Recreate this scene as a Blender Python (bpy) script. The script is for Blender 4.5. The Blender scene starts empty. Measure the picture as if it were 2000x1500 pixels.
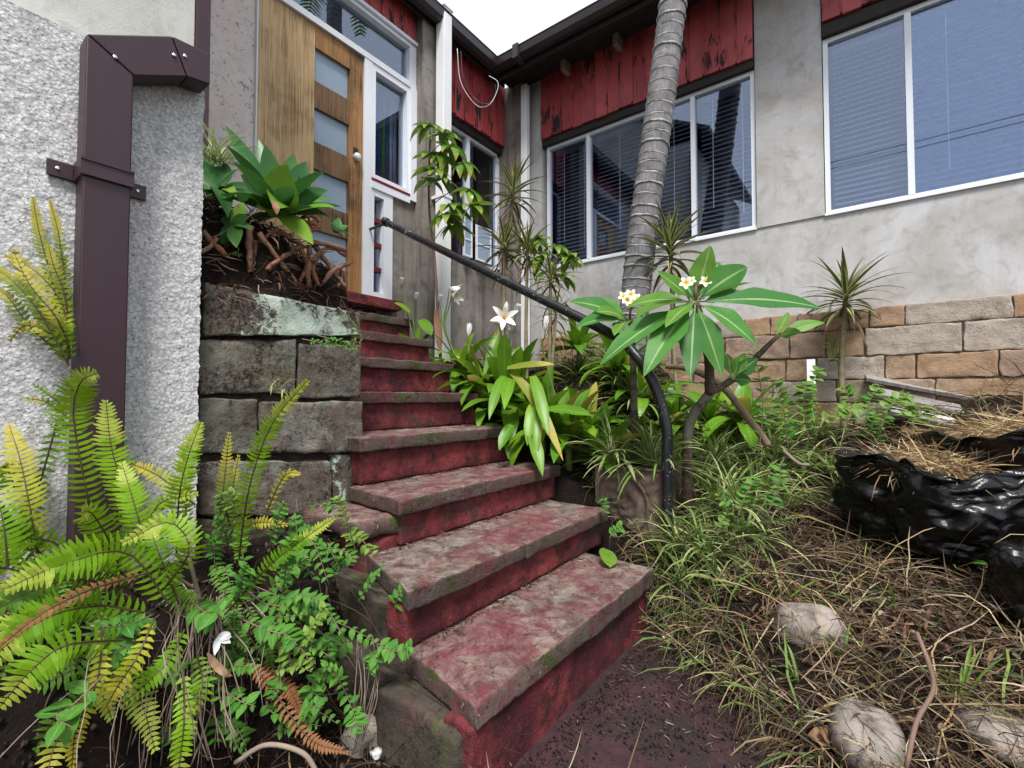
import bpy, math, random
import numpy as np
from mathutils import Vector, Matrix, noise
R = math.radians
rnd = random.Random(7)
nr = np.random.RandomState(7)
sc = bpy.context.scene
COL = sc.collection

# ---------------------------------------------------------------- camera
F, CH, AZ, TILT = 925.0, 1.05, R(37), math.atan(28 / 925)
cd = bpy.data.cameras.new('camera')
cam = bpy.data.objects.new('camera', cd)
COL.objects.link(cam)
sc.camera = cam
cd.sensor_fit = 'HORIZONTAL'; cd.sensor_width = 36.0
cd.lens = 36.0 * F / 2000.0
cd.clip_start = 0.02; cd.clip_end = 500
fw = Vector((math.cos(AZ) * math.cos(TILT), math.sin(AZ) * math.cos(TILT), math.sin(TILT)))
rt = Vector((math.sin(AZ), -math.cos(AZ), 0))
upv = rt.cross(fw)
cam.matrix_world = Matrix(((rt.x, upv.x, -fw.x, 0), (rt.y, upv.y, -fw.y, 0), (rt.z, upv.z, -fw.z, CH), (0, 0, 0, 1)))

# ---------------------------------------------------------------- world, sun, exposure
SUN = Vector((-0.46, -0.36, 1.0)).normalized()
w = bpy.data.worlds.new('World'); sc.world = w; w.use_nodes = True
wn, wl_ = w.node_tree.nodes, w.node_tree.links
wn.clear()
sky = wn.new('ShaderNodeTexSky'); sky.sky_type = 'NISHITA'; sky.sun_disc = False
sky.sun_elevation = math.asin(SUN.z); sky.sun_rotation = math.atan2(SUN.x, SUN.y)
sky.air_density = 1.0; sky.dust_density = 1.6; sky.ozone_density = 1.0
cloud = wn.new('ShaderNodeMix'); cloud.data_type = 'RGBA'      # thin overcast over the blue
cloud.inputs[0].default_value = 0.5; cloud.inputs[7].default_value = (11.6, 11.5, 11.7, 1)
bg = wn.new('ShaderNodeBackground'); bg.inputs['Strength'].default_value = 0.092
wo = wn.new('ShaderNodeOutputWorld')
wl_.new(sky.outputs[0], cloud.inputs[6]); wl_.new(cloud.outputs[2], bg.inputs['Color']); wl_.new(bg.outputs[0], wo.inputs[0])
sl = bpy.data.lights.new('sun', 'SUN'); sl.energy = 3.1; sl.angle = R(16); sl.color = (1.0, 0.97, 0.93)
so = bpy.data.objects.new('sun', sl); COL.objects.link(so)
so.rotation_euler = SUN.to_track_quat('Z', 'Y').to_euler(); so.location = SUN * 30
sc.view_settings.view_transform = 'Standard'; sc.view_settings.look = 'None'
sc.view_settings.exposure = 0.80; sc.view_settings.gamma = 1.0; sc.view_settings.use_curve_mapping = False
sc.render.engine = 'CYCLES'
sc.cycles.max_bounces = 8; sc.cycles.transparent_max_bounces = 12

# ---------------------------------------------------------------- from photograph pixels to places
def ray(x, y):
    return fw + rt * ((x - 1000) / F) + upv * (-(y - 750) / F)
EYE = Vector((0, 0, CH))
def P(x, y, d): return EYE + ray(x, y) * d
def onY(x, y, Y): r = ray(x, y); return EYE + r * (Y / r.y)
def onX(x, y, X): r = ray(x, y); return EYE + r * (X / r.x)

# ---------------------------------------------------------------- objects
def wloc(o):
    v = Vector((0, 0, 0))
    while o: v = v + o.location; o = o.parent
    return v
def tag(o, label=None, cat=None, group=None, kind=None):
    if label: o['label'] = label
    if cat: o['category'] = cat
    if group: o['group'] = group
    if kind: o['kind'] = kind
    return o
def thing(name, loc, label, cat, group=None):
    o = bpy.data.objects.new(name, None); COL.objects.link(o)
    o.location = loc; o.empty_display_size = 0.05
    return tag(o, label, cat, group)

def catmull(pts, n):
    pts = [Vector(p) for p in pts]
    if len(pts) == 2: return [pts[0].lerp(pts[1], i / n) for i in range(n + 1)]
    q = [pts[0] * 2 - pts[1]] + pts + [pts[-1] * 2 - pts[-2]]
    out = []; m = len(pts) - 1
    for i in range(n + 1):
        s = min(i / n * m, m - 1e-6); k = int(s); t = s - k
        a, b, c, d = q[k:k + 4]
        out.append(0.5 * ((2 * b) + (c - a) * t + (2 * a - 5 * b + 4 * c - d) * t * t + (3 * b - a - 3 * c + d) * t ** 3))
    return out

class MB:
    def __init__(s): s.v = []; s.f = []; s.uv = []; s.mi = []; s.cur = 0
    def vert(s, p, uv=(0, 0)): s.v.append(tuple(p)); s.uv.append(uv); return len(s.v) - 1
    def face(s, *i): s.f.append(i); s.mi.append(s.cur)
    def hexa(s, c):
        b = len(s.v)
        for p in c: s.vert(p)
        for q in ((0, 3, 2, 1), (4, 5, 6, 7), (0, 1, 5, 4), (1, 2, 6, 5), (2, 3, 7, 6), (3, 0, 4, 7)): s.face(*[b + k for k in q])
        return s
    def box(s, x0, x1, y0, y1, z0, z1):
        return s.hexa([(x0, y0, z0), (x1, y0, z0), (x1, y1, z0), (x0, y1, z0), (x0, y0, z1), (x1, y0, z1), (x1, y1, z1), (x0, y1, z1)])
    def bar(s, a, b, wd, th, up=(0, 0, 1)):
        a, b = Vector(a), Vector(b); d = (b - a).normalized(); u = Vector(up)
        sd = d.cross(u).normalized(); nn = sd.cross(d); h, t = sd * wd / 2, nn * th / 2
        return s.hexa([a - h - t, a + h - t, b + h - t, b - h - t, a - h + t, a + h + t, b + h + t, b - h + t])
    def tube(s, pts, rad, n=8, cap=True, ring=None):
        pts = [Vector(p) for p in pts]; m = len(pts)
        if not hasattr(rad, '__len__'): rad = [rad] * m
        prev = None; b0 = len(s.v); acc = 0
        for i, p in enumerate(pts):
            d = (pts[min(i + 1, m - 1)] - pts[max(i - 1, 0)]).normalized()
            if prev is None:
                a = Vector((0, 0, 1)) if abs(d.z) < 0.9 else Vector((1, 0, 0))
                u = d.cross(a).normalized()
            else: u = (prev - d * prev.dot(d)).normalized()
            prev = u; v = d.cross(u)
            if i: acc += (p - pts[i - 1]).length
            for k in range(n):
                t = 2 * math.pi * k / n
                s.vert(p + (u * math.cos(t) + v * math.sin(t)) * rad[i], (k / n, acc))
        for i in range(m - 1):
            for k in range(n):
                a = b0 + i * n + k; c = b0 + i * n + (k + 1) % n
                s.face(a, c, c + n, a + n)
        if cap:
            s.face(*[b0 + k for k in range(n)][::-1]); s.face(*[b0 + (m - 1) * n + k for k in range(n)])
        return s
    def strip(s, path, side, nrm, W, prof, fold=0.25, wave=0.0, ph=0.0):
        m = len(path) - 1; b = len(s.v)
        for i, p in enumerate(path):
            t = i / m; hw = W / 2 * prof(t)
            sd = side[i] if isinstance(side, list) else side
            nn = nrm[i] if isinstance(nrm, list) else nrm
            wv = wave * math.sin(t * 17 + ph) * W
            wv2 = wave * math.sin(t * 15 + ph + 2) * W
            s.vert(p - sd * hw + nn * (hw * fold + wv), (0, t)); s.vert(p, (0.5, t)); s.vert(p + sd * hw + nn * (hw * fold + wv2), (1, t))
        for i in range(m):
            a = b + i * 3
            s.face(a, a + 1, a + 4, a + 3); s.face(a + 1, a + 2, a + 5, a + 4)
        return s
    def blade(s, p0, d, L, W, droop=0.6, prof=None, fold=0.25, n=7, roll=0.0, wave=0.0):
        p = Vector(p0); d = Vector(d).normalized()
        sd = d.cross(Vector((0, 0, 1)))
        if sd.length < 0.05: sd = Vector((rnd.uniform(-1, 1), rnd.uniform(-1, 1), 0))
        sd.normalize(); path = [p.copy()]; N = []; S = []
        for i in range(n + 1):
            nn = sd.cross(d).normalized()
            if nn.z < 0 and i == 0 and abs(nn.z) > 0.3: pass
            s2 = sd * math.cos(roll) + nn * math.sin(roll); n2 = s2.cross(d).normalized()
            S.append(s2); N.append(n2)
            if i < n:
                p = p + d * (L / n); path.append(p.copy())
                d = (d + Vector((0, 0, -1)) * droop / n * (0.4 + 1.2 * i / n)).normalized()
                sd = (sd - d * sd.dot(d)).normalized()
        return s.strip(path, S, N, W, prof or LANCE, fold, wave, rnd.uniform(0, 6))
    def leaf(s, a, b, W, sag=0.0, nrm=(0, 0, 1), prof=None, fold=0.2, n=9, wave=0.0, roll=0.0):
        a, b = Vector(a), Vector(b); nrm = Vector(nrm); L = (b - a).length
        mid = a.lerp(b, 0.5) + Vector((0, 0, 1)) * sag * L
        path = [(a * (1 - t) ** 2 + mid * 2 * t * (1 - t) + b * t * t) for t in [i / n for i in range(n + 1)]]
        S = []; N = []
        for i in range(n + 1):
            d = (path[min(i + 1, n)] - path[max(i - 1, 0)]).normalized()
            sd = d.cross(nrm).normalized(); nn = sd.cross(d)
            s2 = sd * math.cos(roll) + nn * math.sin(roll)
            S.append(s2); N.append(s2.cross(d).normalized())
        return s.strip(path, S, N, W, prof or LANCE, fold, wave, rnd.uniform(0, 6))
    def mesh(s, name, mats, shift=Vector((0, 0, 0)), smooth=False):
        me = bpy.data.meshes.new(name)
        me.from_pydata([(p[0] - shift.x, p[1] - shift.y, p[2] - shift.z) for p in s.v], [], s.f)
        ul = me.uv_layers.new(name='UVMap')
        li = np.empty(len(me.loops), dtype=np.int32); me.loops.foreach_get('vertex_index', li)
        ul.data.foreach_set('uv', np.array(s.uv, dtype=np.float32)[li].ravel())
        for m in (mats if isinstance(mats, (list, tuple)) else [mats]): me.materials.append(m)
        if any(s.mi): me.polygons.foreach_set('material_index', np.array(s.mi, dtype=np.int32))
        if smooth: me.polygons.foreach_set('use_smooth', np.ones(len(me.polygons), dtype=bool))
        me.update()
        return me
    def build(s, name, mats, parent=None, smooth=False):
        sh = wloc(parent) if parent else Vector((0, 0, 0))
        o = bpy.data.objects.new(name, s.mesh(name, mats, sh, smooth)); COL.objects.link(o)
        if parent: o.parent = parent
        return o

def inst(me, name, parent, pos, d, nrm, scale=1.0):
    """a part that shares the mesh me; its local X runs along d, its local Z near nrm"""
    o = bpy.data.objects.new(name, me); COL.objects.link(o); o.parent = parent
    d = Vector(d).normalized(); sd = Vector(nrm).cross(d)
    if sd.length < 1e-3: sd = d.orthogonal()
    sd.normalize(); nn = d.cross(sd)
    p = Vector(pos) - wloc(parent)
    s = scale if hasattr(scale, '__len__') else (scale,) * 3
    o.matrix_basis = Matrix(((d.x * s[0], sd.x * s[1], nn.x * s[2], p.x), (d.y * s[0], sd.y * s[1], nn.y * s[2], p.y), (d.z * s[0], sd.z * s[1], nn.z * s[2], p.z), (0, 0, 0, 1)))
    return o

def LANCE(t): return max(0.03, math.sin(math.pi * min(1, (t * 0.97 + 0.03)) ** 0.85)) ** 0.8 if t < 0.999 else 0.02
def STRAP(t): return max(0.02, min(1.0, 0.55 + t * 1.6) * min(1.0, (1 - t) * 3.2) ** 0.7)
def AGAVE(t): return max(0.012, (1 - t ** 3.0) ** 0.95 * (0.42 + 0.58 * math.sin(math.pi * min(0.5, t * 0.85))))
def FRANG(t): return max(0.03, min(1, 0.06 + max(0, t - 0.04) * 2.4) * math.sin(math.pi * (0.30 + 0.70 * t)) ** 0.75 * 1.0 if t > 0.03 else 0.06)
def OVATE(t): return max(0.03, math.sin(math.pi * t ** 0.7) ** 0.9)

def rough_box(mb, c, res=0.03, amp=0.006, freq=9, rad=0.012, chip=1.5, seed=0):
    """worn stone block; c = (x0,x1,y0,y1,z0,z1) or eight corners"""
    if len(c) == 6:
        x0, x1, y0, y1, z0, z1 = c
        c = [(x0, y0, z0), (x1, y0, z0), (x1, y1, z0), (x0, y1, z0), (x0, y0, z1), (x1, y0, z1), (x1, y1, z1), (x0, y1, z1)]
    c = [Vector(p) for p in c]
    h = [max(0.01, ((c[1] - c[0]).length + (c[2] - c[3]).length) / 4), max(0.01, (c[3] - c[0]).length / 2), max(0.01, (c[4] - c[0]).length / 2)]
    n = [max(2, int(2 * k / res)) for k in h]
    idx = {}; off = Vector((seed * 3.1, seed * 1.7, seed * 2.3))
    def pt(i, j, k):
        key = (i, j, k)
        if key in idx: return idx[key]
        p = Vector([-h[m] + 2 * h[m] * (t - 0.115 * math.sin(2 * math.pi * t)) for m, t in enumerate((i / n[0], j / n[1], k / n[2]))])
        nz = noise.noise(p * 7 + off); r = rad * max(0.25, 1 + chip * nz); r = min(r, min(h) * 0.95)
        q = Vector([max(-(h[a] - r), min(h[a] - r, p[a])) for a in range(3)])
        dv = p - q
        if dv.length > 1e-7: p = q + dv.normalized() * r
        p = p + Vector(noise.noise_vector(p * freq + off)) * amp + Vector(noise.noise_vector(p * freq * 3.3 + off)) * amp * 0.4 + Vector(noise.noise_vector(p * 62 + off)) * min(0.0022, amp * 0.35)
        a, b, g = [(p[m] / h[m] + 1) / 2 for m in range(3)]
        lo = (c[0] * (1 - a) + c[1] * a) * (1 - b) + (c[3] * (1 - a) + c[2] * a) * b
        hi = (c[4] * (1 - a) + c[5] * a) * (1 - b) + (c[7] * (1 - a) + c[6] * a) * b
        idx[key] = mb.vert(lo * (1 - g) + hi * g, (a, b)); return idx[key]
    for i in range(n[0]):
        for j in range(n[1]):
            mb.face(pt(i, j, 0), pt(i, j + 1, 0), pt(i + 1, j + 1, 0), pt(i + 1, j, 0))
            mb.face(pt(i, j, n[2]), pt(i + 1, j, n[2]), pt(i + 1, j + 1, n[2]), pt(i, j + 1, n[2]))
        for k in range(n[2]):
            mb.face(pt(i, 0, k), pt(i + 1, 0, k), pt(i + 1, 0, k + 1), pt(i, 0, k + 1))
            mb.face(pt(i, n[1], k), pt(i, n[1], k + 1), pt(i + 1, n[1], k + 1), pt(i + 1, n[1], k))
    for j in range(n[1]):
        for k in range(n[2]):
            mb.face(pt(0, j, k), pt(0, j, k + 1), pt(0, j + 1, k + 1), pt(0, j + 1, k))
            mb.face(pt(n[0], j, k), pt(n[0], j + 1, k), pt(n[0], j + 1, k + 1), pt(n[0], j, k + 1))
    return mb

def blades_np(name, mat, pos, az, el, L, W, droop, col, k=3, parent=None):
    """thousands of thin blades in one mesh, each with a colour of its own"""
    n = len(pos); pos = np.asarray(pos, float)
    cen = np.zeros((n, k + 1, 3)); cen[:, 0] = pos
    for j in range(k):
        e = el - droop * (j + 0.5) / k; a = az + nr.normal(0, 0.18, n)
        cen[:, j + 1] = cen[:, j] + np.stack([np.cos(e) * np.cos(a), np.cos(e) * np.sin(a), np.sin(e)], 1) * (L / k)[:, None]
    tw = nr.uniform(-1.2, 1.2, n)
    sd = np.stack([-np.sin(az) * np.cos(tw), np.cos(az) * np.cos(tw), np.sin(tw)], 1)
    V = np.zeros((n, k + 1, 2, 3))
    for j in range(k + 1):
        wd = W * (0.75 if j == 0 else 1.0 if j < k else 0.12) * 0.5
        V[:, j, 0] = cen[:, j] - sd * wd[:, None]; V[:, j, 1] = cen[:, j] + sd * wd[:, None]
    V = V.reshape(-1, 3)
    base = (np.arange(n) * (k + 1) * 2)[:, None]
    fs = []
    for j in range(k): fs.append(base + np.array([[2 * j, 2 * j + 1, 2 * j + 3, 2 * j + 2]]))
    Fc = np.stack(fs, 1).reshape(-1, 4)
    return np_mesh(name, mat, V, Fc, np.repeat(col, (k + 1) * 2, axis=0), parent)
def np_mesh(name, mat, V, Fc, col, parent=None):
    me = bpy.data.meshes.new(name); k = Fc.shape[1]
    me.vertices.add(len(V)); me.vertices.foreach_set('co', V.astype(np.float32).ravel())
    me.loops.add(Fc.size); me.loops.foreach_set('vertex_index', Fc.astype(np.int32).ravel())
    me.polygons.add(len(Fc)); me.polygons.foreach_set('loop_start', np.arange(0, Fc.size, k, dtype=np.int32))
    ca = me.color_attributes.new('tint', 'FLOAT_COLOR', 'POINT')
    ca.data.foreach_set('color', np.concatenate([col, np.ones((len(col), 1))], 1).astype(np.float32).ravel())
    me.materials.append(mat); me.update(calc_edges=True); me.validate()
    o = bpy.data.objects.new(name, me); COL.objects.link(o)
    if parent: o.parent = parent
    return o

# ---------------------------------------------------------------- materials
class NT:
    def __init__(s, name):
        s.m = bpy.data.materials.new(name); s.m.use_nodes = True
        s.n = s.m.node_tree.nodes; s.l = s.m.node_tree.links; s.b = s.n['Principled BSDF']; s.o = s.n['Material Output']
    def put(s, sock, val):
        if isinstance(val, bpy.types.NodeSocket): s.l.new(val, sock)
        elif hasattr(val, '__len__') and len(val) == 3 and sock.type == 'RGBA': sock.default_value = (*val, 1)
        else: sock.default_value = val
    def tc(s, kind='Object', stretch=None, rand=0):
        v = s.n.new('ShaderNodeTexCoord').outputs[kind]
        if rand:
            oi = s.n.new('ShaderNodeObjectInfo').outputs['Random']
            a = s.n.new('ShaderNodeVectorMath'); a.operation = 'ADD'
            m = s.math('MULTIPLY', oi, rand); s.l.new(v, a.inputs[0])
            cx = s.n.new('ShaderNodeCombineXYZ'); s.l.new(m, cx.inputs[0]); s.l.new(m, cx.inputs[1]); s.l.new(cx.outputs[0], a.inputs[1]); v = a.outputs[0]
        if stretch:
            mp = s.n.new('ShaderNodeMapping'); s.l.new(v, mp.inputs[0]); mp.inputs['Scale'].default_value = stretch; v = mp.outputs[0]
        return v
    def noise(s, vec, scale, detail=5, rough=0.6, dist=0.0):
        t = s.n.new('ShaderNodeTexNoise'); s.l.new(vec, t.inputs['Vector'])
        t.inputs['Scale'].default_value = scale; t.inputs['Detail'].default_value = detail
        t.inputs['Roughness'].default_value = rough; t.inputs['Distortion'].default_value = dist
        return t.outputs[0]
    def n_add(s, vec, amt):
        t = s.n.new('ShaderNodeTexNoise'); s.l.new(vec, t.inputs['Vector']); t.inputs['Scale'].default_value = 9; t.inputs['Detail'].default_value = 5
        m = s.n.new('ShaderNodeVectorMath'); m.operation = 'MULTIPLY_ADD'; s.l.new(t.outputs['Color'], m.inputs[0]); m.inputs[1].default_value = (amt,) * 3; s.l.new(vec, m.inputs[2])
        return m.outputs[0]
    def vor(s, vec, scale, feature='F1'):
        t = s.n.new('ShaderNodeTexVoronoi'); t.feature = feature; s.l.new(vec, t.inputs['Vector']); t.inputs['Scale'].default_value = scale
        return t.outputs['Distance']
    def wave(s, vec, scale, dist=2, axis='X', detail=3):
        t = s.n.new('ShaderNodeTexWave'); t.bands_direction = axis; s.l.new(vec, t.inputs['Vector']); t.inputs['Scale'].default_value = scale
        t.inputs['Distortion'].default_value = dist; t.inputs['Detail'].default_value = detail
        return t.outputs['Fac']
    def ramp(s, fac, stops):
        r = s.n.new('ShaderNodeValToRGB'); s.put(r.inputs[0], fac); e = r.color_ramp.elements
        while len(e) < len(stops): e.new(0.5)
        for x, (p, c) in zip(e, stops):
            x.position = p; x.color = (*c, 1) if hasattr(c, '__len__') else (c, c, c, 1)
        return r.outputs[0]
    def mask(s, fac, a, b): return s.ramp(fac, [(a, 0.0), (b, 1.0)])
    def mix(s, fac, a, b, mode='MIX'):
        m = s.n.new('ShaderNodeMix'); m.data_type = 'RGBA'; m.blend_type = mode
        s.put(m.inputs[0], fac); s.put(m.inputs[6], a); s.put(m.inputs[7], b); return m.outputs[2]
    def math(s, op, a, b=0.0):
        m = s.n.new('ShaderNodeMath'); m.operation = op; s.put(m.inputs[0], a); s.put(m.inputs[1], b); return m.outputs[0]
    def xyz(s, vec):
        x = s.n.new('ShaderNodeSeparateXYZ'); s.l.new(vec, x.inputs[0]); return x.outputs
    def bump(s, h, strength=0.4, dist=0.01):
        b = s.n.new('ShaderNodeBump'); s.put(b.inputs['Height'], h); b.inputs['Strength'].default_value = strength; b.inputs['Distance'].default_value = dist
        return b.outputs[0]
    def random(s): return s.n.new('ShaderNodeObjectInfo').outputs['Random']
    def tint(s):
        a = s.n.new('ShaderNodeAttribute'); a.attribute_name = 'tint'; return a.outputs['Color']
    def done(s, col, rough=0.7, normal=None, spec=None, metal=None, trans=0.0, tcol=None):
        s.put(s.b.inputs['Base Color'], col); s.put(s.b.inputs['Roughness'], rough)
        if normal is not None: s.l.new(normal, s.b.inputs['Normal'])
        if spec is not None: s.put(s.b.inputs['Specular IOR Level'], spec)
        if metal is not None: s.put(s.b.inputs['Metallic'], metal)
        if trans:
            t = s.n.new('ShaderNodeBsdfTranslucent'); s.put(t.inputs[0], tcol if tcol is not None else col)
            mx = s.n.new('ShaderNodeMixShader'); mx.inputs[0].default_value = trans
            s.l.new(s.b.outputs[0], mx.inputs[1]); s.l.new(t.outputs[0], mx.inputs[2]); s.l.new(mx.outputs[0], s.o.inputs[0])
        return s.m

def m_roughcast():
    k = NT('roughcast'); c = k.tc()
    big = k.noise(c, 2.2, 6, 0.65); fine = k.vor(c, 95); sp = k.noise(c, 130, 3, 0.7)
    col = k.mix(k.mask(fine, 0.15, 0.75), (0.70, 0.70, 0.69), (0.43, 0.43, 0.43))
    col = k.mix(k.mask(sp, 0.55, 0.66), col, (0.12, 0.12, 0.125))
    z = k.xyz(c)[2]
    st = k.math('ADD', k.math('MULTIPLY', big, 1.1), k.math('MULTIPLY', z, 0.6))
    grime = k.math('MULTIPLY', k.mask(st, 1.44, 1.84), k.mask(k.noise(c, 60, 4, 0.8), 0.38, 0.62))
    col = k.mix(k.math('MULTIPLY', grime, 0.88), col, (0.075, 0.075, 0.08))
    run = k.noise(k.tc('Object', (9, 9, 1.1)), 1.0, 4, 0.6)
    col = k.mix(k.math('MULTIPLY', k.mask(run, 0.54, 0.70), 0.5), col, (0.25, 0.25, 0.24))
    h = k.math('ADD', k.math('MULTIPLY', fine, -0.7), sp)
    return k.done(col, 0.9, k.bump(h, 0.6, 0.004))
def m_render(name, base, light, dark, streak=0.4, speck=0.0):
    k = NT(name); c = k.tc()
    n1 = k.noise(c, 1.7, 8, 0.62, 0.4); n2 = k.noise(c, 7.5, 8, 0.7, 0.6); n3 = k.noise(c, 160, 3, 0.6)
    col = k.mix(k.mask(n1, 0.38, 0.62), base, light)
    col = k.mix(k.math('MULTIPLY', k.mask(n2, 0.50, 0.68), 0.55), col, dark)
    st = k.noise(k.tc('Object', (11, 11, 0.7)), 1.0, 6, 0.7)
    col = k.mix(k.math('MULTIPLY', k.mask(st, 0.50, 0.70), streak), col, dark)
    if speck: col = k.mix(k.math('MULTIPLY', k.mask(k.noise(c, 22, 7, 0.8, 1.4), 0.565, 0.62), speck), col, (0.10, 0.085, 0.075))
    return k.done(col, 0.88, k.bump(k.math('ADD', k.math('MULTIPLY', n2, 0.8), k.math('MULTIPLY', n3, 0.5)), 0.35, 0.006))
def m_boards():
    k = NT('red_boards'); c = k.tc('Object', (1, 1, 0.28), 40); o = k.tc('Object', None, 40)
    grain = k.noise(k.tc('Object', (60, 60, 2.0), 40), 1.0, 5, 0.7)
    col = k.mix(k.random(), (0.34, 0.043, 0.047), (0.46, 0.078, 0.078))
    col = k.mix(k.math('MULTIPLY', k.mask(k.noise(o, 5, 5, 0.6), 0.4, 0.7), 0.5), col, (0.16, 0.015, 0.022))
    pe = k.noise(c, 13, 7, 0.72, 0.5); pe2 = k.noise(o, 2.3, 2, 0.5)
    peel = k.mask(k.math('ADD', k.math('MULTIPLY', pe, 0.7), k.math('MULTIPLY', pe2, 0.42)), 0.605, 0.65)
    col = k.mix(peel, col, (0.022, 0.014, 0.014))
    return k.done(col, k.mix(peel, (0.5,) * 3, (0.85,) * 3), k.bump(k.math('SUBTRACT', grain, peel), 0.35, 0.004))
def m_paint(name, col, rough=0.4, dirt=0.25, dcol=(0.12, 0.11, 0.10), scale=5):
    k = NT(name); c = k.tc('Object', (1, 1, 0.35), 7)
    n = k.noise(c, scale, 7, 0.7, 0.3); n2 = k.noise(k.tc('Object', None, 7), scale * 9, 4, 0.7)
    cc = k.mix(k.math('MULTIPLY', k.mask(n, 0.48, 0.75), dirt), col, dcol)
    cc = k.mix(k.math('MULTIPLY', k.mask(n2, 0.62, 0.72), dirt), cc, dcol)
    return k.done(cc, k.mix(n, (rough * 0.8,) * 3, (min(1, rough * 1.4),) * 3), k.bump(n2, 0.08, 0.002))
def m_wood(name, a, b, dark, weather=0.5):
    k = NT(name); g = k.tc('Object', (14, 14, 0.55), 9); o = k.tc('Object', None, 9)
    n = k.noise(g, 2.0, 8, 0.68, 0.7); fine = k.noise(k.tc('Object', (70, 70, 1.4), 9), 1.6, 5, 0.75)
    col = k.mix(k.mask(n, 0.35, 0.66), a, b)
    col = k.mix(k.math('MULTIPLY', k.mask(fine, 0.5, 0.68), 0.55), col, dark)
    wz = k.noise(o, 1.9, 5, 0.6)
    we = k.mask(k.math('ADD', k.math('MULTIPLY', wz, 0.8), k.math('MULTIPLY', fine, 0.5)), 0.66, 0.80)
    col = k.mix(k.math('MULTIPLY', we, weather), col, dark)
    return k.done(col, 0.6, k.bump(fine, 0.35, 0.003), 0.3)
def m_glass(name, ior=0.12, tint=(0.86, 0.9, 0.95), gl=(0.80, 0.88, 1.0), rough=0.0):
    k = NT(name); k.n.remove(k.b)
    lw = k.n.new('ShaderNodeLayerWeight'); lw.inputs['Blend'].default_value = 0.5
    fac = k.math('ADD', k.math('MULTIPLY', k.math('POWER', lw.outputs['Facing'], 4.0), 1 - ior), ior)
    tr = k.n.new('ShaderNodeBsdfTransparent'); tr.inputs[0].default_value = (*tint, 1)
    gs = k.n.new('ShaderNodeBsdfGlossy'); gs.inputs['Color'].default_value = (*gl, 1); gs.inputs['Roughness'].default_value = rough
    mx = k.n.new('ShaderNodeMixShader'); k.l.new(fac, mx.inputs[0]); k.l.new(tr.outputs[0], mx.inputs[1]); k.l.new(gs.outputs[0], mx.inputs[2])
    k.l.new(mx.outputs[0], k.o.inputs[0]); return k.m
def m_plain(name, col, rough=0.6, spec=None, metal=None, var=0.3, scale=12):
    k = NT(name); n = k.noise(k.tc('Object', None, 5), scale, 6, 0.65)
    d = tuple(x * (1 - var) for x in col); l = tuple(min(1, x * (1 + var)) for x in col)
    return k.done(k.mix(k.mask(n, 0.3, 0.7), d, l), rough, k.bump(n, 0.2, 0.004), spec, metal)
def m_tread():
    k = NT('worn_red_tread'); c = k.tc('Object', None, 3)
    a = k.noise(c, 3.2, 8, 0.66, 0.5); b = k.noise(c, 14, 8, 0.74, 0.4); f = k.noise(c, 90, 4, 0.7)
    red = k.mix(k.mask(b, 0.4, 0.62), (0.125, 0.030, 0.038), (0.20, 0.075, 0.080))
    grey = k.mix(k.mask(b, 0.40, 0.62), (0.075, 0.060, 0.049), (0.27, 0.225, 0.19))
    wear = k.mask(k.math('ADD', k.math('MULTIPLY', a, 0.75), k.math('MULTIPLY', b, 0.3)), 0.43, 0.62)
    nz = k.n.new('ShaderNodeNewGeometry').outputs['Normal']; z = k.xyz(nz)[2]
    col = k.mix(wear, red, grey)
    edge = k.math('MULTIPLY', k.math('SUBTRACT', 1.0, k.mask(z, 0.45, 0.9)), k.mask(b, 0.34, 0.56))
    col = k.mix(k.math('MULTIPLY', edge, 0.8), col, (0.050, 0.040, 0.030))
    moss = k.math('MULTIPLY', k.mask(k.noise(c, 5.5, 7, 0.75), 0.545, 0.60), k.math('SUBTRACT', 1.0, k.math('MULTIPLY', k.mask(z, 0.55, 0.95), 0.92)))
    col = k.mix(moss, col, (0.045, 0.062, 0.016))
    dirt = k.mask(k.noise(c, 30, 8, 0.85, 0.6), 0.525, 0.61)
    col = k.mix(k.math('MULTIPLY', dirt, 0.85), col, (0.022, 0.016, 0.013))
    cr = k.vor(k.n_add(c, 0.12), 2.1, 'DISTANCE_TO_EDGE')
    col = k.mix(k.math('MULTIPLY', k.math('SUBTRACT', 1.0, k.mask(cr, 0.002, 0.008)), k.math('MULTIPLY', k.mask(a, 0.50, 0.56), 0.75)), col, (0.012, 0.009, 0.008))
    spk = k.mask(k.noise(c, 75, 3, 0.6), 0.68, 0.72)
    col = k.mix(k.math('MULTIPLY', spk, 0.5), col, (0.5, 0.45, 0.42))
    h = k.math('ADD', k.math('MULTIPLY', b, 0.9), k.math('MULTIPLY', f, 0.35))
    return k.done(col, 0.72, k.bump(h, 1.0, 0.014), 0.3)
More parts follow.
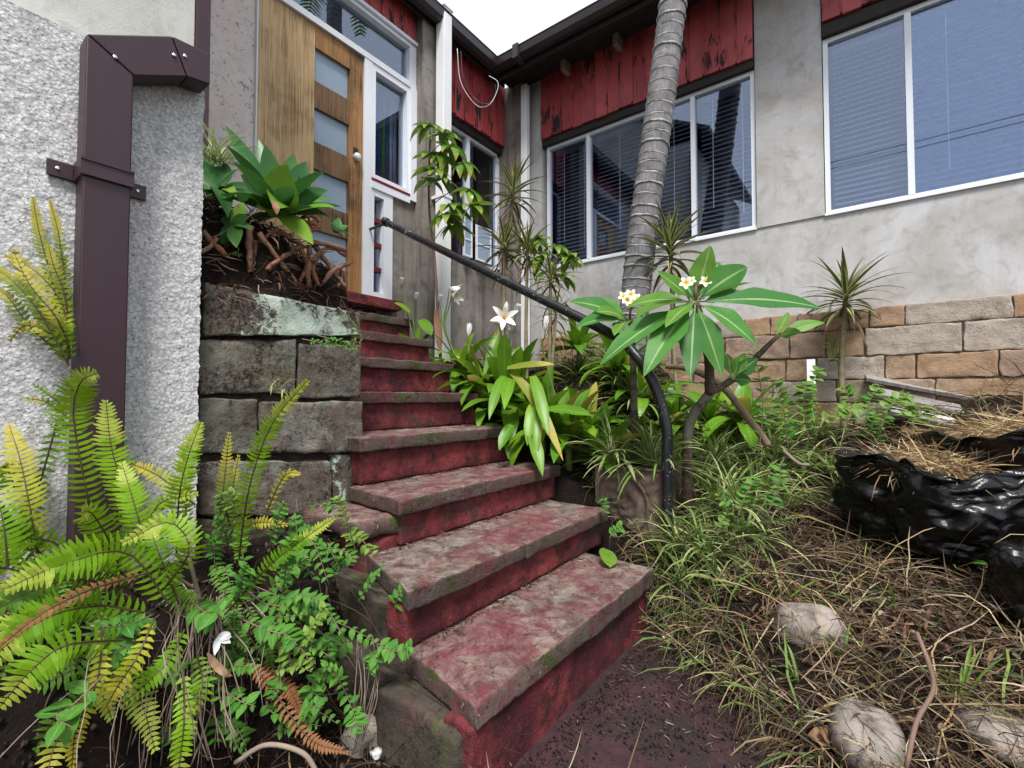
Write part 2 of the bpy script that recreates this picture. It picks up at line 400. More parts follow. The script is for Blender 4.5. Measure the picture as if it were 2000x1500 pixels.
def m_riser():
    k = NT('red_riser'); c = k.tc('Object', None, 3)
    a = k.noise(c, 3.0, 7, 0.65, 0.4); b = k.noise(c, 16, 8, 0.75, 0.3); f = k.noise(c, 110, 3, 0.7)
    col = k.mix(k.mask(a, 0.40, 0.62), (0.080, 0.015, 0.020), (0.25, 0.046, 0.048))
    col = k.mix(k.math('MULTIPLY', k.mask(b, 0.46, 0.62), 0.85), col, (0.028, 0.012, 0.013))
    ld = k.noise(c, 2.1, 6, 0.7)
    col = k.mix(k.math('MULTIPLY', k.mask(k.math('ADD', k.math('MULTIPLY', ld, 0.7), k.math('MULTIPLY', b, 0.3)), 0.54, 0.62), 0.85), col, (0.060, 0.047, 0.036))
    ms = k.mask(k.noise(c, 6.5, 7, 0.75), 0.62, 0.68)
    col = k.mix(k.math('MULTIPLY', ms, 0.8), col, (0.050, 0.062, 0.020))
    cr = k.vor(k.n_add(c, 0.12), 2.6, 'DISTANCE_TO_EDGE')
    col = k.mix(k.math('MULTIPLY', k.math('SUBTRACT', 1.0, k.mask(cr, 0.002, 0.008)), k.math('MULTIPLY', k.mask(a, 0.52, 0.58), 0.75)), col, (0.012, 0.009, 0.008))
    spk = k.mask(k.noise(c, 85, 3, 0.6), 0.68, 0.73)
    col = k.mix(k.math('MULTIPLY', spk, 0.6), col, (0.38, 0.25, 0.22))
    return k.done(col, 0.75, k.bump(k.math('ADD', b, k.math('MULTIPLY', f, 0.4)), 1.0, 0.014), 0.25)
def m_stone(name, a, b, dark, lich=0.0, moss=0.0, red=0.0, blk=0.6, bt=0.50):
    k = NT(name); c = k.tc('Object', None, 6)
    n1 = k.noise(c, 3.5, 7, 0.65, 0.5); n2 = k.noise(c, 17, 8, 0.75); f = k.noise(c, 95, 4, 0.75)
    col = k.mix(k.mask(n1, 0.36, 0.64), a, b)
    strat = k.noise(k.tc('Object', (1.5, 1.5, 14), 6), 1.6, 6, 0.7, 0.8)
    col = k.mix(k.math('MULTIPLY', k.mask(strat, 0.5, 0.7), 0.4), col, dark)
    bl = k.mask(k.math('ADD', k.math('MULTIPLY', n1, 0.5), k.math('MULTIPLY', n2, 0.55)), bt, bt + 0.10)
    bl = k.math('MULTIPLY', bl, k.mask(k.noise(c, 70, 4, 0.8), 0.36, 0.58))
    col = k.mix(k.math('MULTIPLY', bl, blk), col, dark)
    if red: col = k.mix(k.math('MULTIPLY', k.mask(k.noise(c, 2.6, 6, 0.7), 0.56, 0.64), red), col, (0.25, 0.07, 0.075))
    if lich: col = k.mix(k.math('MULTIPLY', k.mask(k.math('ADD', k.math('MULTIPLY', k.noise(c, 2.8, 3, 0.6), 0.6), k.math('MULTIPLY', k.noise(c, 24, 8, 0.8, 0.8), 0.5)), 0.565, 0.60), lich), col, (0.50, 0.60, 0.50))
    if moss: col = k.mix(k.math('MULTIPLY', k.mask(k.noise(c, 6, 8, 0.75), 0.54, 0.62), moss), col, (0.07, 0.095, 0.025))
    return k.done(col, 0.85, k.bump(k.math('ADD', n2, k.math('MULTIPLY', f, 0.5)), 0.9, 0.014), 0.3)
def m_leaf(name, base, alt, tip=None, rib=None, stripe=None, rough=0.38, trans=0.22, veins=0.0, blem=0.15, tipat=0.7):
    k = NT(name); u, v, _ = k.xyz(k.tc('UV')); o = k.tc('Object', None, 4)
    col = k.mix(k.random(), base, alt)
    n = k.noise(o, 9, 5, 0.65)
    col = k.mix(k.math('MULTIPLY', k.mask(n, 0.35, 0.7), 0.45), col, tuple(x * 0.6 for x in base))
    du = k.math('ABSOLUTE', k.math('SUBTRACT', u, 0.5))
    if stripe: col = k.mix(k.mask(du, 0.20, 0.30), col, stripe)
    if rib: col = k.mix(k.math('SUBTRACT', 1.0, k.mask(du, 0.02, 0.055)), col, rib)
    h = n
    if veins:
        ph = k.math('SUBTRACT', k.math('MULTIPLY', v, 30.0 * veins), k.math('MULTIPLY', du, 16.0))
        wv = k.math('ABSOLUTE', k.math('SINE', k.math('MULTIPLY', ph, 3.14159)))
        line = k.mask(wv, 0.0, 0.22)
        col = k.mix(k.math('MULTIPLY', k.math('SUBTRACT', 1.0, line), 0.30), col, rib or alt); h = k.math('ADD', h, wv)
    if tip: col = k.mix(k.mask(k.math('ADD', v, k.math('MULTIPLY', k.noise(o, 14, 4, 0.7), 0.5)), tipat + 0.15, tipat + 0.5), col, tip)
    if blem: col = k.mix(k.math('MULTIPLY', k.mask(k.noise(o, 34, 6, 0.75), 0.64, 0.70), blem * 4), col, (0.16, 0.10, 0.04))
    return k.done(col, rough, k.bump(h, 0.25, 0.003), 0.24, None, trans, k.mix(0.5, col, alt))
def m_tint(name, rough=0.75, trans=0.15, mul=1.0):
    k = NT(name); t = k.tint()
    n = k.noise(k.tc(), 60, 3, 0.6)
    col = k.mix(k.math('MULTIPLY', k.mask(n, 0.4, 0.7), 0.4), t, k.mix(1.0, t, (0.5, 0.45, 0.4), 'MULTIPLY'))
    return k.done(col, rough, None, 0.3, None, trans)
def m_ground():
    k = NT('soil'); c = k.tc()
    n = k.noise(c, 5, 8, 0.7); f = k.noise(c, 45, 7, 0.8, 0.5); g = k.noise(c, 150, 3, 0.7)
    col = k.mix(k.mask(n, 0.36, 0.64), (0.010, 0.007, 0.006), (0.030, 0.020, 0.015))
    col = k.mix(k.math('MULTIPLY', k.mask(f, 0.54, 0.66), 0.6), col, (0.075, 0.05, 0.035))
    return k.done(col, 0.95, k.bump(k.math('ADD', f, k.math('MULTIPLY', g, 0.4)), 1.0, 0.03), 0.2)
def m_path():
    k = NT('red_path'); c = k.tc()
    n = k.noise(c, 3.2, 8, 0.7, 0.5); b = k.noise(c, 15, 8, 0.75); f = k.noise(c, 85, 5, 0.8)
    col = k.mix(k.mask(b, 0.38, 0.64), (0.022, 0.010, 0.012), (0.062, 0.022, 0.027))
    col = k.mix(k.mask(n, 0.56, 0.68), col, (0.085, 0.036, 0.038))
    col = k.mix(k.math('MULTIPLY', k.mask(k.noise(c, 2.3, 7, 0.75), 0.46, 0.56), 0.85), col, (0.020, 0.013, 0.012))
    col = k.mix(k.math('MULTIPLY', k.mask(f, 0.58, 0.68), 0.8), col, (0.012, 0.008, 0.008))
    return k.done(col, 0.6, k.bump(k.math('ADD', b, k.math('MULTIPLY', f, 0.6)), 0.7, 0.010), 0.4)

M = {}
M['roughcast'] = m_roughcast()
M['concrete'] = m_render('pale_concrete', (0.37, 0.355, 0.335), (0.52, 0.52, 0.53), (0.25, 0.222, 0.19), 0.25)
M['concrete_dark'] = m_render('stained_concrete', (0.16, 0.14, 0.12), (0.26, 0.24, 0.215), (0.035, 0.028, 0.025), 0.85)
M['smooth_grey'] = m_render('smooth_grey_render', (0.42, 0.42, 0.385), (0.52, 0.52, 0.49), (0.28, 0.28, 0.26), 0.3)
M['plaster'] = m_render('flaking_plaster', (0.70, 0.625, 0.59), (0.76, 0.70, 0.67), (0.56, 0.49, 0.46), 0.2, 0.9)
M['boards'] = m_boards()
M['white'] = m_paint('white_paint', (0.80, 0.81, 0.83), 0.35, 0.22, (0.33, 0.31, 0.29))
M['white_alu'] = m_paint('white_frame', (0.74, 0.77, 0.82), 0.3, 0.15, (0.35, 0.34, 0.33))
M['pipe_brown'] = m_paint('brown_downpipe', (0.030, 0.0085, 0.015), 0.42, 0.4, (0.045, 0.028, 0.034), 3)
M['gutter'] = m_paint('dark_gutter', (0.030, 0.022, 0.024), 0.35, 0.3, (0.06, 0.05, 0.05))
M['dark'] = m_plain('dark_timber_and_shade', (0.020, 0.016, 0.015), 0.8)  # dark timber, and the painted shade of the window head bands
M['wood_gold'] = m_wood('golden_wood', (0.48, 0.31, 0.145), (0.66, 0.49, 0.275), (0.13, 0.065, 0.028), 0.75)
M['wood_old'] = m_wood('weathered_wood', (0.25, 0.12, 0.040), (0.40, 0.22, 0.09), (0.040, 0.022, 0.012), 0.85)
M['wood_rail'] = m_wood('dark_rail_wood', (0.15, 0.085, 0.04), (0.22, 0.13, 0.065), (0.025, 0.014, 0.008), 0.95)
M['grey_wood'] = m_wood('grey_timber', (0.23, 0.22, 0.205), (0.33, 0.315, 0.295), (0.06, 0.05, 0.045), 0.7)
M['glass'] = m_glass('window_glass', 0.125, gl=(0.72, 0.82, 1.0))
M['glass_door'] = m_glass('sidelight_glass', 0.13, gl=(0.75, 0.85, 1.0))
M['frosted'] = m_paint('frosted_glass', (0.26, 0.34, 0.43), 0.30, 0.4, (0.38, 0.46, 0.53), 4)
M['slat'] = m_plain('blind_slat', (0.27, 0.30, 0.36), 0.5, var=0.1)
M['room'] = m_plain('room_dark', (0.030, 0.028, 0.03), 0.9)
M['room_red'] = m_wood('red_brown_panelling', (0.16, 0.035, 0.018), (0.23, 0.062, 0.03), (0.04, 0.01, 0.006), 0.4)
M['red_trim'] = m_plain('dark_red_trim', (0.16, 0.012, 0.020), 0.45)
M['curtain_green'] = m_plain('green_curtain', (0.05, 0.15, 0.03), 0.8)
M['curtain_blue'] = m_plain('blue_curtain', (0.03, 0.06, 0.16), 0.8)
M['metal'] = m_plain('pale_metal', (0.62, 0.62, 0.6), 0.3, metal=0.8, var=0.1)
M['knob'] = m_plain('white_knob', (0.72, 0.72, 0.70), 0.25, var=0.05)
M['tread'] = m_tread(); M['riser'] = m_riser()
M['pier'] = m_stone('pier_sandstone', (0.10, 0.082, 0.064), (0.23, 0.19, 0.15), (0.012, 0.010, 0.009), 0.10, 0.2, 0.3, 1.0, 0.455)
M['pier_lichen'] = m_stone('lichen_sandstone', (0.10, 0.083, 0.064), (0.18, 0.15, 0.115), (0.014, 0.012, 0.010), 0.95, 0.35, 0.0, 1.0, 0.46)
M['pier_red'] = m_stone('reddish_sandstone', (0.125, 0.098, 0.080), (0.25, 0.20, 0.165), (0.014, 0.012, 0.010), 0.2, 0.15, 0.7, 1.0, 0.465)
M['mossy'] = m_stone('mossy_stone', (0.042, 0.035, 0.027), (0.095, 0.077, 0.058), (0.010, 0.009, 0.008), 0.0, 0.55, 0.25, 0.8)
M['sand1'] = m_stone('golden_sandstone', (0.34, 0.21, 0.12), (0.44, 0.32, 0.22), (0.15, 0.085, 0.05), 0, 0, 0, 0.55)
M['sand2'] = m_stone('brown_sandstone', (0.30, 0.20, 0.145), (0.40, 0.30, 0.23), (0.13, 0.08, 0.06), 0, 0, 0, 0.6)
M['sand3'] = m_stone('grey_sandstone', (0.36, 0.30, 0.245), (0.50, 0.43, 0.36), (0.12, 0.10, 0.085), 0, 0, 0, 0.65)
M['mortar'] = m_plain('mortar', (0.22, 0.185, 0.16), 0.95)
M['soil'] = m_ground(); M['path'] = m_path()
def m_rail():
    k = NT('black_pipe_paint'); c = k.tc(); n = k.noise(c, 7, 4, 0.6); f = k.noise(c, 85, 5, 0.7, 0.4); g = k.noise(c, 30, 6, 0.75)
    chip = k.mask(k.math('ADD', k.math('MULTIPLY', f, 0.7), k.math('MULTIPLY', n, 0.35)), 0.62, 0.65)
    col = k.mix(chip, k.mix(k.mask(g, 0.4, 0.7), (0.006, 0.007, 0.009), (0.018, 0.019, 0.022)), (0.42, 0.42, 0.42))
    return k.done(col, 0.33, k.bump(g, 0.25, 0.004), 0.5)
M['rail'] = m_rail()
M['terracotta'] = m_stone('old_terracotta', (0.28, 0.105, 0.055), (0.42, 0.205, 0.125), (0.050, 0.020, 0.016), 0.12, 0, 0.2, 0.9)
M['planter'] = m_stone('carved_brown_pottery', (0.15, 0.105, 0.08), (0.23, 0.17, 0.135), (0.06, 0.043, 0.035), 0, 0.1, 0, 0.5)
def m_bag():
    k = NT('black_plastic'); c = k.tc(); n = k.noise(c, 6, 5, 0.7); cr = k.vor(k.n_add(c, 0.16), 7, 'DISTANCE_TO_EDGE'); f = k.noise(k.tc('Object', (1, 1, 3)), 30, 4, 0.6)
    dust = k.mask(k.noise(c, 11, 8, 0.8), 0.56, 0.68)
    col = k.mix(k.math('MULTIPLY', dust, 0.3), (0.0035, 0.0035, 0.0045), (0.030, 0.026, 0.023))
    h = k.math('ADD', k.math('MULTIPLY', k.mask(cr, 0.0, 0.16), 0.8), f)
    return k.done(col, k.mix(dust, (0.24,) * 3, (0.6,) * 3), k.bump(h, 0.28, 0.010), 0.4)
M['bag'] = m_bag()
# ================================================================ ground
def sst(a, b, x):
    t = max(0.0, min(1.0, (x - a) / (b - a))); return t * t * (3 - 2 * t)
def lut(x, xs, ys): return float(np.interp(x, xs, ys))
def ss(X, Y): return (X - 2.1) * 0.7375 - (Y - 0.75) * 0.675
def gz(X, Y, bumps=True):
    z = 0.0
    s = ss(X, Y)
    if s > 0:
        a = lut(s, [0, .2, .6, 1.4, 2.0, 2.7, 9], [0, .13, .19, .36, .76, 1.08, 1.08])
        b = lut(s, [0, .2, .7, 1.4, 2.0, 2.5, 9], [0, .30, .54, .86, 1.06, 1.14, 1.14])
        z = a + (b - a) * sst(0.1, 0.85, Y)
    if X > 2.3 and Y > 0.8:
        z = max(z, lut(Y, [0.8, 1.0, 1.4, 2.4, 3.5], [0.25, 0.30, 0.55, 1.06, 1.42]) * sst(2.3, 2.46, X))
    z = max(z, (1.42 - 0.10 * (4.6 - X)) * sst(2.7, 3.7, X) * sst(0.7, 1.7, Y)) if X > 2.7 and Y > 0.7 else z
    if X < 1.25 and Y > 1.2:
        z = max(z, 0.52 * sst(1.38, 1.72, Y + 0.05 * math.sin(X * 9)) * sst(1.25, 1.1, X) if X > 1.1 else 0.52 * sst(1.38, 1.72, Y + 0.05 * math.sin(X * 9)))
    if X > 4.8 or Y > 3.7: z = min(z, 0.3)
    if bumps:
        z += noise.noise((X * 3.1, Y * 3.1, 0.3)) * 0.025 * (1 if s > 0.05 or X < 1.3 and Y > 1.2 else 0.15)
    return z
xs = [-90, -40, -15, -6, -3, -1.5] + [round(-0.6 + 0.06 * i, 3) for i in range(92)] + [5.4, 6.5, 9, 16, 40, 90]
ys = [-90, -40, -15, -6, -4] + [round(-3.0 + 0.06 * i, 3) for i in range(115)] + [4.2, 6, 10, 20, 40, 90]
mb = MB()
for y in ys:
    for x in xs: mb.vert((x, y, gz(x, y) - 0.012))
nx = len(xs)
for j in range(len(ys) - 1):
    for i in range(nx - 1): a = j * nx + i; mb.face(a, a + 1, a + nx + 1, a + nx)
tag(mb.build('ground', M['soil'], None, True), kind='structure')
mb = MB(); nX, nY = 40, 50                                        # red concrete path at the foot of the stairs
for j in range(nY + 1):
    Y = -1.6 + (0.86 + 1.6) * j / nY
    xe = 2.1 + (Y - 0.75) * 0.915 + 0.05 * math.sin(Y * 11) + 0.03
    for i in range(nX + 1):
        X = -0.7 + (xe + 0.7) * i / nX
        mb.vert((X, Y, 0.004 + 0.006 * noise.noise((X * 5, Y * 5, 1))))
for j in range(nY):
    for i in range(nX): a = j * (nX + 1) + i; mb.face(a, a + 1, a + nX + 2, a + nX + 1)
tag(mb.build('path', M['path'], None, True), kind='structure')

# ================================================================ the house: door wing (plane Y = 3.5) and window wing (plane X = 4.6)
YW, XW = 3.5, 4.6
house = thing('house', (4.6, 3.5, 0), 'grey concrete house with red board eaves, timber door and wide windows', 'house')
def part(name, mat, boxes, parent=None, smooth=False):
    mb = MB()
    for b in boxes: mb.box(*b)
    return mb.build(name, mat, parent or house, smooth)
part('wall', M['concrete'], [(XW, XW + 0.2, -4.5, 3.5, 0.2, 2.545), (XW, XW + 0.2, -4.5, -2.9, 2.545, 4.9)])
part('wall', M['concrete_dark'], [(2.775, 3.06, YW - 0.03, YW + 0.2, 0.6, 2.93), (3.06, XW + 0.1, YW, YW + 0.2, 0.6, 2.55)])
part('wall', M['plaster'], [(-2.0, 1.555, YW, YW + 0.2, 0.5, 4.9)])
part('wall', M['dark'], [(1.555, XW, YW + 0.10, YW + 0.2, 4.47, 4.9), (3.42, XW, YW + 0.10, YW + 0.2, 4.0, 4.47), (XW + 0.10, XW + 0.2, -2.9, 3.5, 4.0, 4.9)])
col1 = part('column', M['concrete'], [(XW - 0.012, XW + 0.2, 0.262, 0.758, 2.545, 4.9)])
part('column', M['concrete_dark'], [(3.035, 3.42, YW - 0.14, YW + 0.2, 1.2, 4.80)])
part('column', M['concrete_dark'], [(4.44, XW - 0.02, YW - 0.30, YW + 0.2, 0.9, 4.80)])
part('column', M['concrete'], [(XW - 0.03, XW + 0.2, 3.01, YW - 0.305, 1.0, 4.80)])
# red boards, each its own piece
def board_run(axis, a0, a1, z0, z1, plane):
    n = max(1, round(abs(a1 - a0) / 0.137)); wd = (a1 - a0) / n
    for i in range(n):
        g = 0.005; lo, hi = a0 + wd * i + g, a0 + wd * (i + 1) - g; pr = rnd.uniform(0, 0.012)
        zz = z0 + rnd.uniform(-0.012, 0.006); mb = MB()
        if axis == 'x': mb.box(lo, hi, plane - 0.05 - pr, plane - 0.015, zz, z1)
        else: mb.box(plane - 0.05 - pr, plane - 0.015, lo, hi, zz, z1)
        mb.build('board', M['boards'], house)
        bt = MB()                                                   # cover strip over the joint
        if i and i % 1 == 0:
            c = a0 + wd * i
            if axis == 'x': bt.box(c - 0.011, c + 0.004, plane - 0.066, plane - 0.052 - pr * 0, zz + 0.01, z1)
            else: bt.box(plane - 0.066, plane - 0.052, c - 0.011, c + 0.004, zz + 0.01, z1)
            bt.build('cover_strip', M['boards'], house)
board_run('y', 0.762, 3.005, 4.07, 4.86, XW)
board_run('y', -2.88, 0.258, 4.13, 4.86, XW)
board_run('x', 3.43, 4.43, 4.07, 4.80, YW)
board_run('x', 1.56, 3.03, 4.50, 4.80, YW)
# roofs, gutters, rafters
mb = MB(); mb.hexa([(4.05, -5, 4.79), (9.5, -5, 5.5), (9.5, 3.36, 5.5), (4.05, 3.36, 4.79), (4.05, -5, 4.87), (9.5, -5, 5.6), (9.5, 3.36, 5.6), (4.05, 3.36, 4.87)]); mb.build('roof', M['gutter'], house)
mb = MB(); mb.hexa([(-2, 3.28, 4.80), (4.3, 3.28, 4.80), (4.3, 9, 5.5), (-2, 9, 5.5), (-2, 3.28, 4.86), (4.3, 3.28, 4.86), (4.3, 9, 5.6), (-2, 9, 5.6)]); mb.build('roof', M['gutter'], house)
def gutter(a, b, out):
    """half-round gutter, a dark metal trough"""
    mb = MB(); a, b = Vector(a), Vector(b); out = Vector(out); pts = []
    prof = [(-0.055, 0.11), (-0.055, 0.03), (-0.035, 0.0), (0.02, 0.0), (0.058, 0.03), (0.066, 0.10), (0.074, 0.115), (0.058, 0.115), (0.05, 0.035), (0.015, 0.012), (-0.03, 0.012), (-0.045, 0.11)]
    for e in (a, b):
        for q in prof: mb.vert(e + out * q[0] + Vector((0, 0, q[1])))
    n = len(prof)
    for i in range(n): j = (i + 1) % n; mb.face(i, j, n + j, n + i)
    mb.face(*range(n)); mb.face(*range(2 * n - 1, n - 1, -1))
    return mb.build('gutter', M['gutter'], house)
gutter((4.06, -5, 4.71), (4.06, 3.30, 4.71), (-1, 0, 0))
gutter((-2, 3.27, 4.70), (3.98, 3.27, 4.70), (0, -1, 0))
part('gutter_joint', M['gutter'], [(3.97, 4.14, 2.92, 2.99, 4.692, 4.84)]); part('fascia', M['dark'], [(4.125, 4.155, -5, 3.3, 4.66, 4.80)])
part('fascia', M['dark'], [(-2, 4.3, 3.345, 3.37, 4.70, 4.80)])
part('soffit', M['dark'], [(4.16, XW - 0.07, -5, 3.38, 4.775, 4.785)])
M['rafter'] = m_paint('cream_rafter', (0.34, 0.27, 0.20), 0.6, 0.7, (0.08, 0.06, 0.05))
for y in [2.62 - 0.62 * i for i in range(9)]:
    part('rafter_end', M['rafter'], [(4.40, 4.532, y - 0.028, y + 0.028, 4.66, 4.772)])
# white downpipes
def white_pipe(x0, x1, y0, y1, z0, z1, zz=None):
    p = part('downpipe', M['white'], [(x0, x1, y0, y1, z0, z1)])
    bv = p.modifiers.new('edge', 'BEVEL'); bv.width = 0.006; bv.segments = 2
    return p
dp = white_pipe(3.165, 3.275, 3.205, 3.315, 1.35, 4.86); part('pipe_cap', M['white'], [(3.155, 3.285, 3.195, 3.262, 4.845, 4.865)], dp)
part('bracket', M['white'], [(3.158, 3.282, 3.198, 3.36, 2.98, 3.01)], dp)
dp = white_pipe(4.40, 4.475, 3.11, 3.19, 1.1, 4.71); part('bracket', M['white'], [(4.393, 4.482, 3.103, 3.20, 3.3, 3.325)], dp)

# --- windows of the window wing
def window_y(y0, y1, z0, z1, mulls, plane=XW):
    w_ = MB(); t = 0.035; xo, xi = plane + 0.015, plane + 0.075
    w_.box(xo, xi, y0, y1, z0, z0 + t); w_.box(xo, xi, y0, y1, z1 - t, z1)
    w_.box(xo, xi, y0, y0 + t, z0 + t, z1 - t); w_.box(xo, xi, y1 - t, y1, z0 + t, z1 - t)
    wo_ = bpy.data.objects.new('window', None); COL.objects.link(wo_); wo_.parent = house
    w_.build('frame', M['white_alu'], wo_)
    edges = [y0 + t] + [v for m in mulls for v in (m - 0.02, m + 0.02)] + [y1 - t]
    for m in mulls:
        q = MB(); q.box(xo - 0.004, xi, m - 0.02, m + 0.02, z0 + t, z1 - t); q.build('mullion', M['white_alu'], wo_)
    for a, b in zip(edges[::2], edges[1::2]):
        q = MB(); q.hexa([(xo + 0.03, a, z0 + t), (xo + 0.036, a, z0 + t), (xo + 0.036, b, z0 + t), (xo + 0.03, b, z0 + t), (xo + 0.03, a, z1 - t), (xo + 0.036, a, z1 - t), (xo + 0.036, b, z1 - t), (xo + 0.03, b, z1 - t)])
        q.build('pane', M['glass'], wo_)
    return edges, wo_
sill_z, head_z = 2.548, 3.985
e1, _ = window_y(0.766, 2.965, sill_z, head_z, [1.305, 2.425])
e2, _ = window_y(-2.88, 0.255, sill_z, head_z + 0.03, [-0.285, -1.6])
part('shaded_head_band', M['dark'], [(XW - 0.03, XW + 0.09, 0.765, 3.0, 3.987, 4.062), (XW - 0.03, XW + 0.09, -2.88, 0.255, 4.018, 4.12)])  # dark band under the boards, its colour stands for the shadowed reveal
part('sill', M['white_alu'], [(XW - 0.018, XW + 0.012, 0.76, 2.97, 2.536, 2.556), (XW - 0.018, XW + 0.012, -2.88, 0.26, 2.536, 2.556)])
# rooms behind
part('room', M['room'], [(4.81, 8.0, -4.4, 3.4, 2.0, 2.05), (7.9, 8.0, -4.4, 3.4, 2.05, 4.7), (4.81, 7.9, -4.4, -4.3, 2.05, 4.7), (4.81, 7.9, 3.3, 3.4, 2.05, 4.7), (4.81, 7.9, -4.3, 3.3, 4.6, 4.7)])
part('room', M['room_red'], [(3.3, 4.7, 4.3, 4.35, 1.9, 4.6), (3.3, 3.35, 3.72, 4.3, 1.9, 4.6), (4.66, 4.7, 3.72, 4.3, 1.9, 4.6), (3.35, 4.66, 3.72, 4.3, 1.9, 1.95), (3.35, 4.66, 3.72, 4.3, 4.55, 4.6)])
part('room', M['room'], [(1.5, 3.2, 5.0, 5.05, 1.9, 4.6), (1.5, 1.55, 3.72, 5.0, 1.9, 4.6), (3.15, 3.2, 3.72, 5.0, 1.9, 4.6), (1.55, 3.15, 3.72, 5.0, 1.86, 1.9), (1.55, 3.15, 3.72, 5.0, 4.58, 4.6)])
# venetian blinds
sm = MB(); sm.strip([Vector((0, 0, 0)), Vector((1, 0, 0))], Vector((0, 1, 0)), Vector((0, 0, 1)), 0.045, lambda t: 1, 0.18)
slat_me = sm.mesh('slat', M['slat'], smooth=True)
names = ['venetian blind behind the right-hand pane beside the concrete column', 'venetian blind behind the wide middle pane that the palm trunk crosses', 'venetian blind behind the pane next to the corner downpipe',
         'venetian blind behind the widest pane at the far right', 'venetian blind behind the narrow pane just right of the column', 'venetian blind outside pane']
panes = [(e1[0], e1[1]), (e1[2], e1[3]), (e1[4], e1[5]), (e2[2], e2[3]), (e2[4], e2[5])]
for (a, b), nm in zip(panes, names):
    bl = thing('venetian_blind', (XW + 0.16, a, 3.93), nm, 'blind', 'venetian blinds in the wide windows')
    q = MB(); q.box(XW + 0.13, XW + 0.19, a + 0.02, b - 0.02, 3.935, 3.975); q.build('headrail', M['slat'], bl)
    for i in range(30):
        inst(slat_me, 'slat', bl, (XW + 0.16, a + 0.02, 3.915 - 0.0445 * i), (0, 1, 0), (-0.66, 0, 0.75), (b - a - 0.04, 1, 1))
    q = MB()
    for f_ in (0.18, 0.72): y = a + (b - a) * f_; q.tube([(XW + 0.125, y, 3.95), (XW + 0.122, y, 2.72 + 0.2 * f_)], 0.0035, 5)
    q.build('cord', M['knob'], bl)

# --- door, transom, sidelight
ysf = YW - 0.01
door = bpy.data.objects.new('door', None); COL.objects.link(door); door.parent = house
part('panel', M['wood_gold'], [(1.567, 2.0, ysf - 0.02, ysf + 0.03, 1.93, 4.02)], door)
part('stile', M['wood_old'], [(2.318, 2.448, ysf - 0.024, ysf + 0.03, 1.93, 4.02)], door)
pz = [(3.575, 3.845), (3.085, 3.36), (2.60, 2.87), (2.11, 2.385)]
part('rail', M['wood_old'], [(2.003, 2.315, ysf - 0.022, ysf + 0.03, 3.845, 4.02)], door)
for (a, b) in ((3.36, 3.575), (2.87, 3.085), (2.385, 2.60), (1.93, 2.11)):
    part('rail', M['wood_rail'], [(2.003, 2.315, ysf - 0.018, ysf + 0.03, a, b)], door)
for a, b in pz: part('pane', M['frosted'], [(2.003, 2.315, ysf + 0.008, ysf + 0.018, a, b)], door)
kn = MB(); kc = Vector((2.38, ysf - 0.024, 3.105)); kn.tube([kc, kc + Vector((0, -0.012, 0)), kc + Vector((0, -0.03, 0)), kc + Vector((0, -0.042, 0)), kc + Vector((0, -0.047, 0))], [0.030, 0.030, 0.034, 0.028, 0.012], 16)
kn.build('knob', M['knob'], door, True)
part('keyhole_plate', M['dark'], [(2.355, 2.405, ysf - 0.026, ysf - 0.0245, 3.11, 3.19)], door)
part('door_frame', M['white_alu'], [(1.5, 3.035, ysf - 0.045, ysf + 0.06, 4.023, 4.075), (1.556, 1.566, ysf - 0.02, ysf + 0.06, 1.93, 4.022), (2.452, 2.53, ysf - 0.04, ysf + 0.06, 1.93, 4.022)])
tr = bpy.data.objects.new('transom_window', None); COL.objects.link(tr); tr.parent = house
part('frame', M['white_alu'], [(1.5, 3.035, ysf - 0.04, ysf + 0.06, 4.42, 4.475), (2.955, 3.035, ysf - 0.04, ysf + 0.06, 4.076, 4.419), (1.5, 1.56, ysf - 0.04, ysf + 0.06, 4.076, 4.419)], tr)
part('frame', M['white_alu'], [(1.5, 3.035, ysf - 0.065, ysf - 0.042, 4.455, 4.485)], tr)
part('pane', M['glass_door'], [(1.56, 2.955, ysf + 0.02, ysf + 0.026, 4.076, 4.419)], tr)
sd_ = bpy.data.objects.new('sidelight_window', None); COL.objects.link(sd_); sd_.parent = house
part('frame', M['white_alu'], [(2.531, 2.572, ysf - 0.035, ysf + 0.05, 2.99, 4.022), (2.925, 2.962, ysf - 0.035, ysf + 0.05, 2.99, 4.022), (2.573, 2.924, ysf - 0.035, ysf + 0.05, 3.965, 4.022), (2.573, 2.924, ysf - 0.035, ysf + 0.05, 2.99, 3.03), (2.963, 3.035, ysf - 0.055, ysf + 0.05, 2.93, 4.022)], sd_)
part('pane', M['glass_door'], [(2.573, 2.924, ysf + 0.02, ysf + 0.026, 3.031, 3.964)], sd_)
part('sill', M['red_trim'], [(2.531, 2.965, ysf - 0.05, ysf + 0.05, 2.965, 2.988)], sd_)
part('sill', M['white_alu'], [(2.531, 2.962, ysf - 0.047, ysf + 0.05, 2.90, 2.963)], sd_)
sd2 = bpy.data.objects.new('sidelight_window', None); COL.objects.link(sd2); sd2.parent = house
part('frame', M['white_alu'], [(2.531, 2.566, ysf - 0.035, ysf + 0.05, 1.93, 2.899), (2.672, 2.77, ysf - 0.035, ysf + 0.05, 1.93, 2.899), (2.567, 2.671, ysf - 0.035, ysf + 0.05, 2.84, 2.899), (2.567, 2.671, ysf - 0.035, ysf + 0.05, 1.93, 1.985)], sd2)
part('pane', M['glass_door'], [(2.567, 2.671, ysf + 0.02, ysf + 0.026, 1.986, 2.839)], sd2)
for z in (2.64, 2.42, 2.2): part('glazing_bar', M['red_trim'], [(2.567, 2.671, ysf - 0.005, ysf + 0.018, z - 0.02, z + 0.02)], sd2)
cu = thing('curtain', (2.75, 3.66, 2.98), 'green and blue striped curtain hanging inside the tall sidelight window', 'curtain')
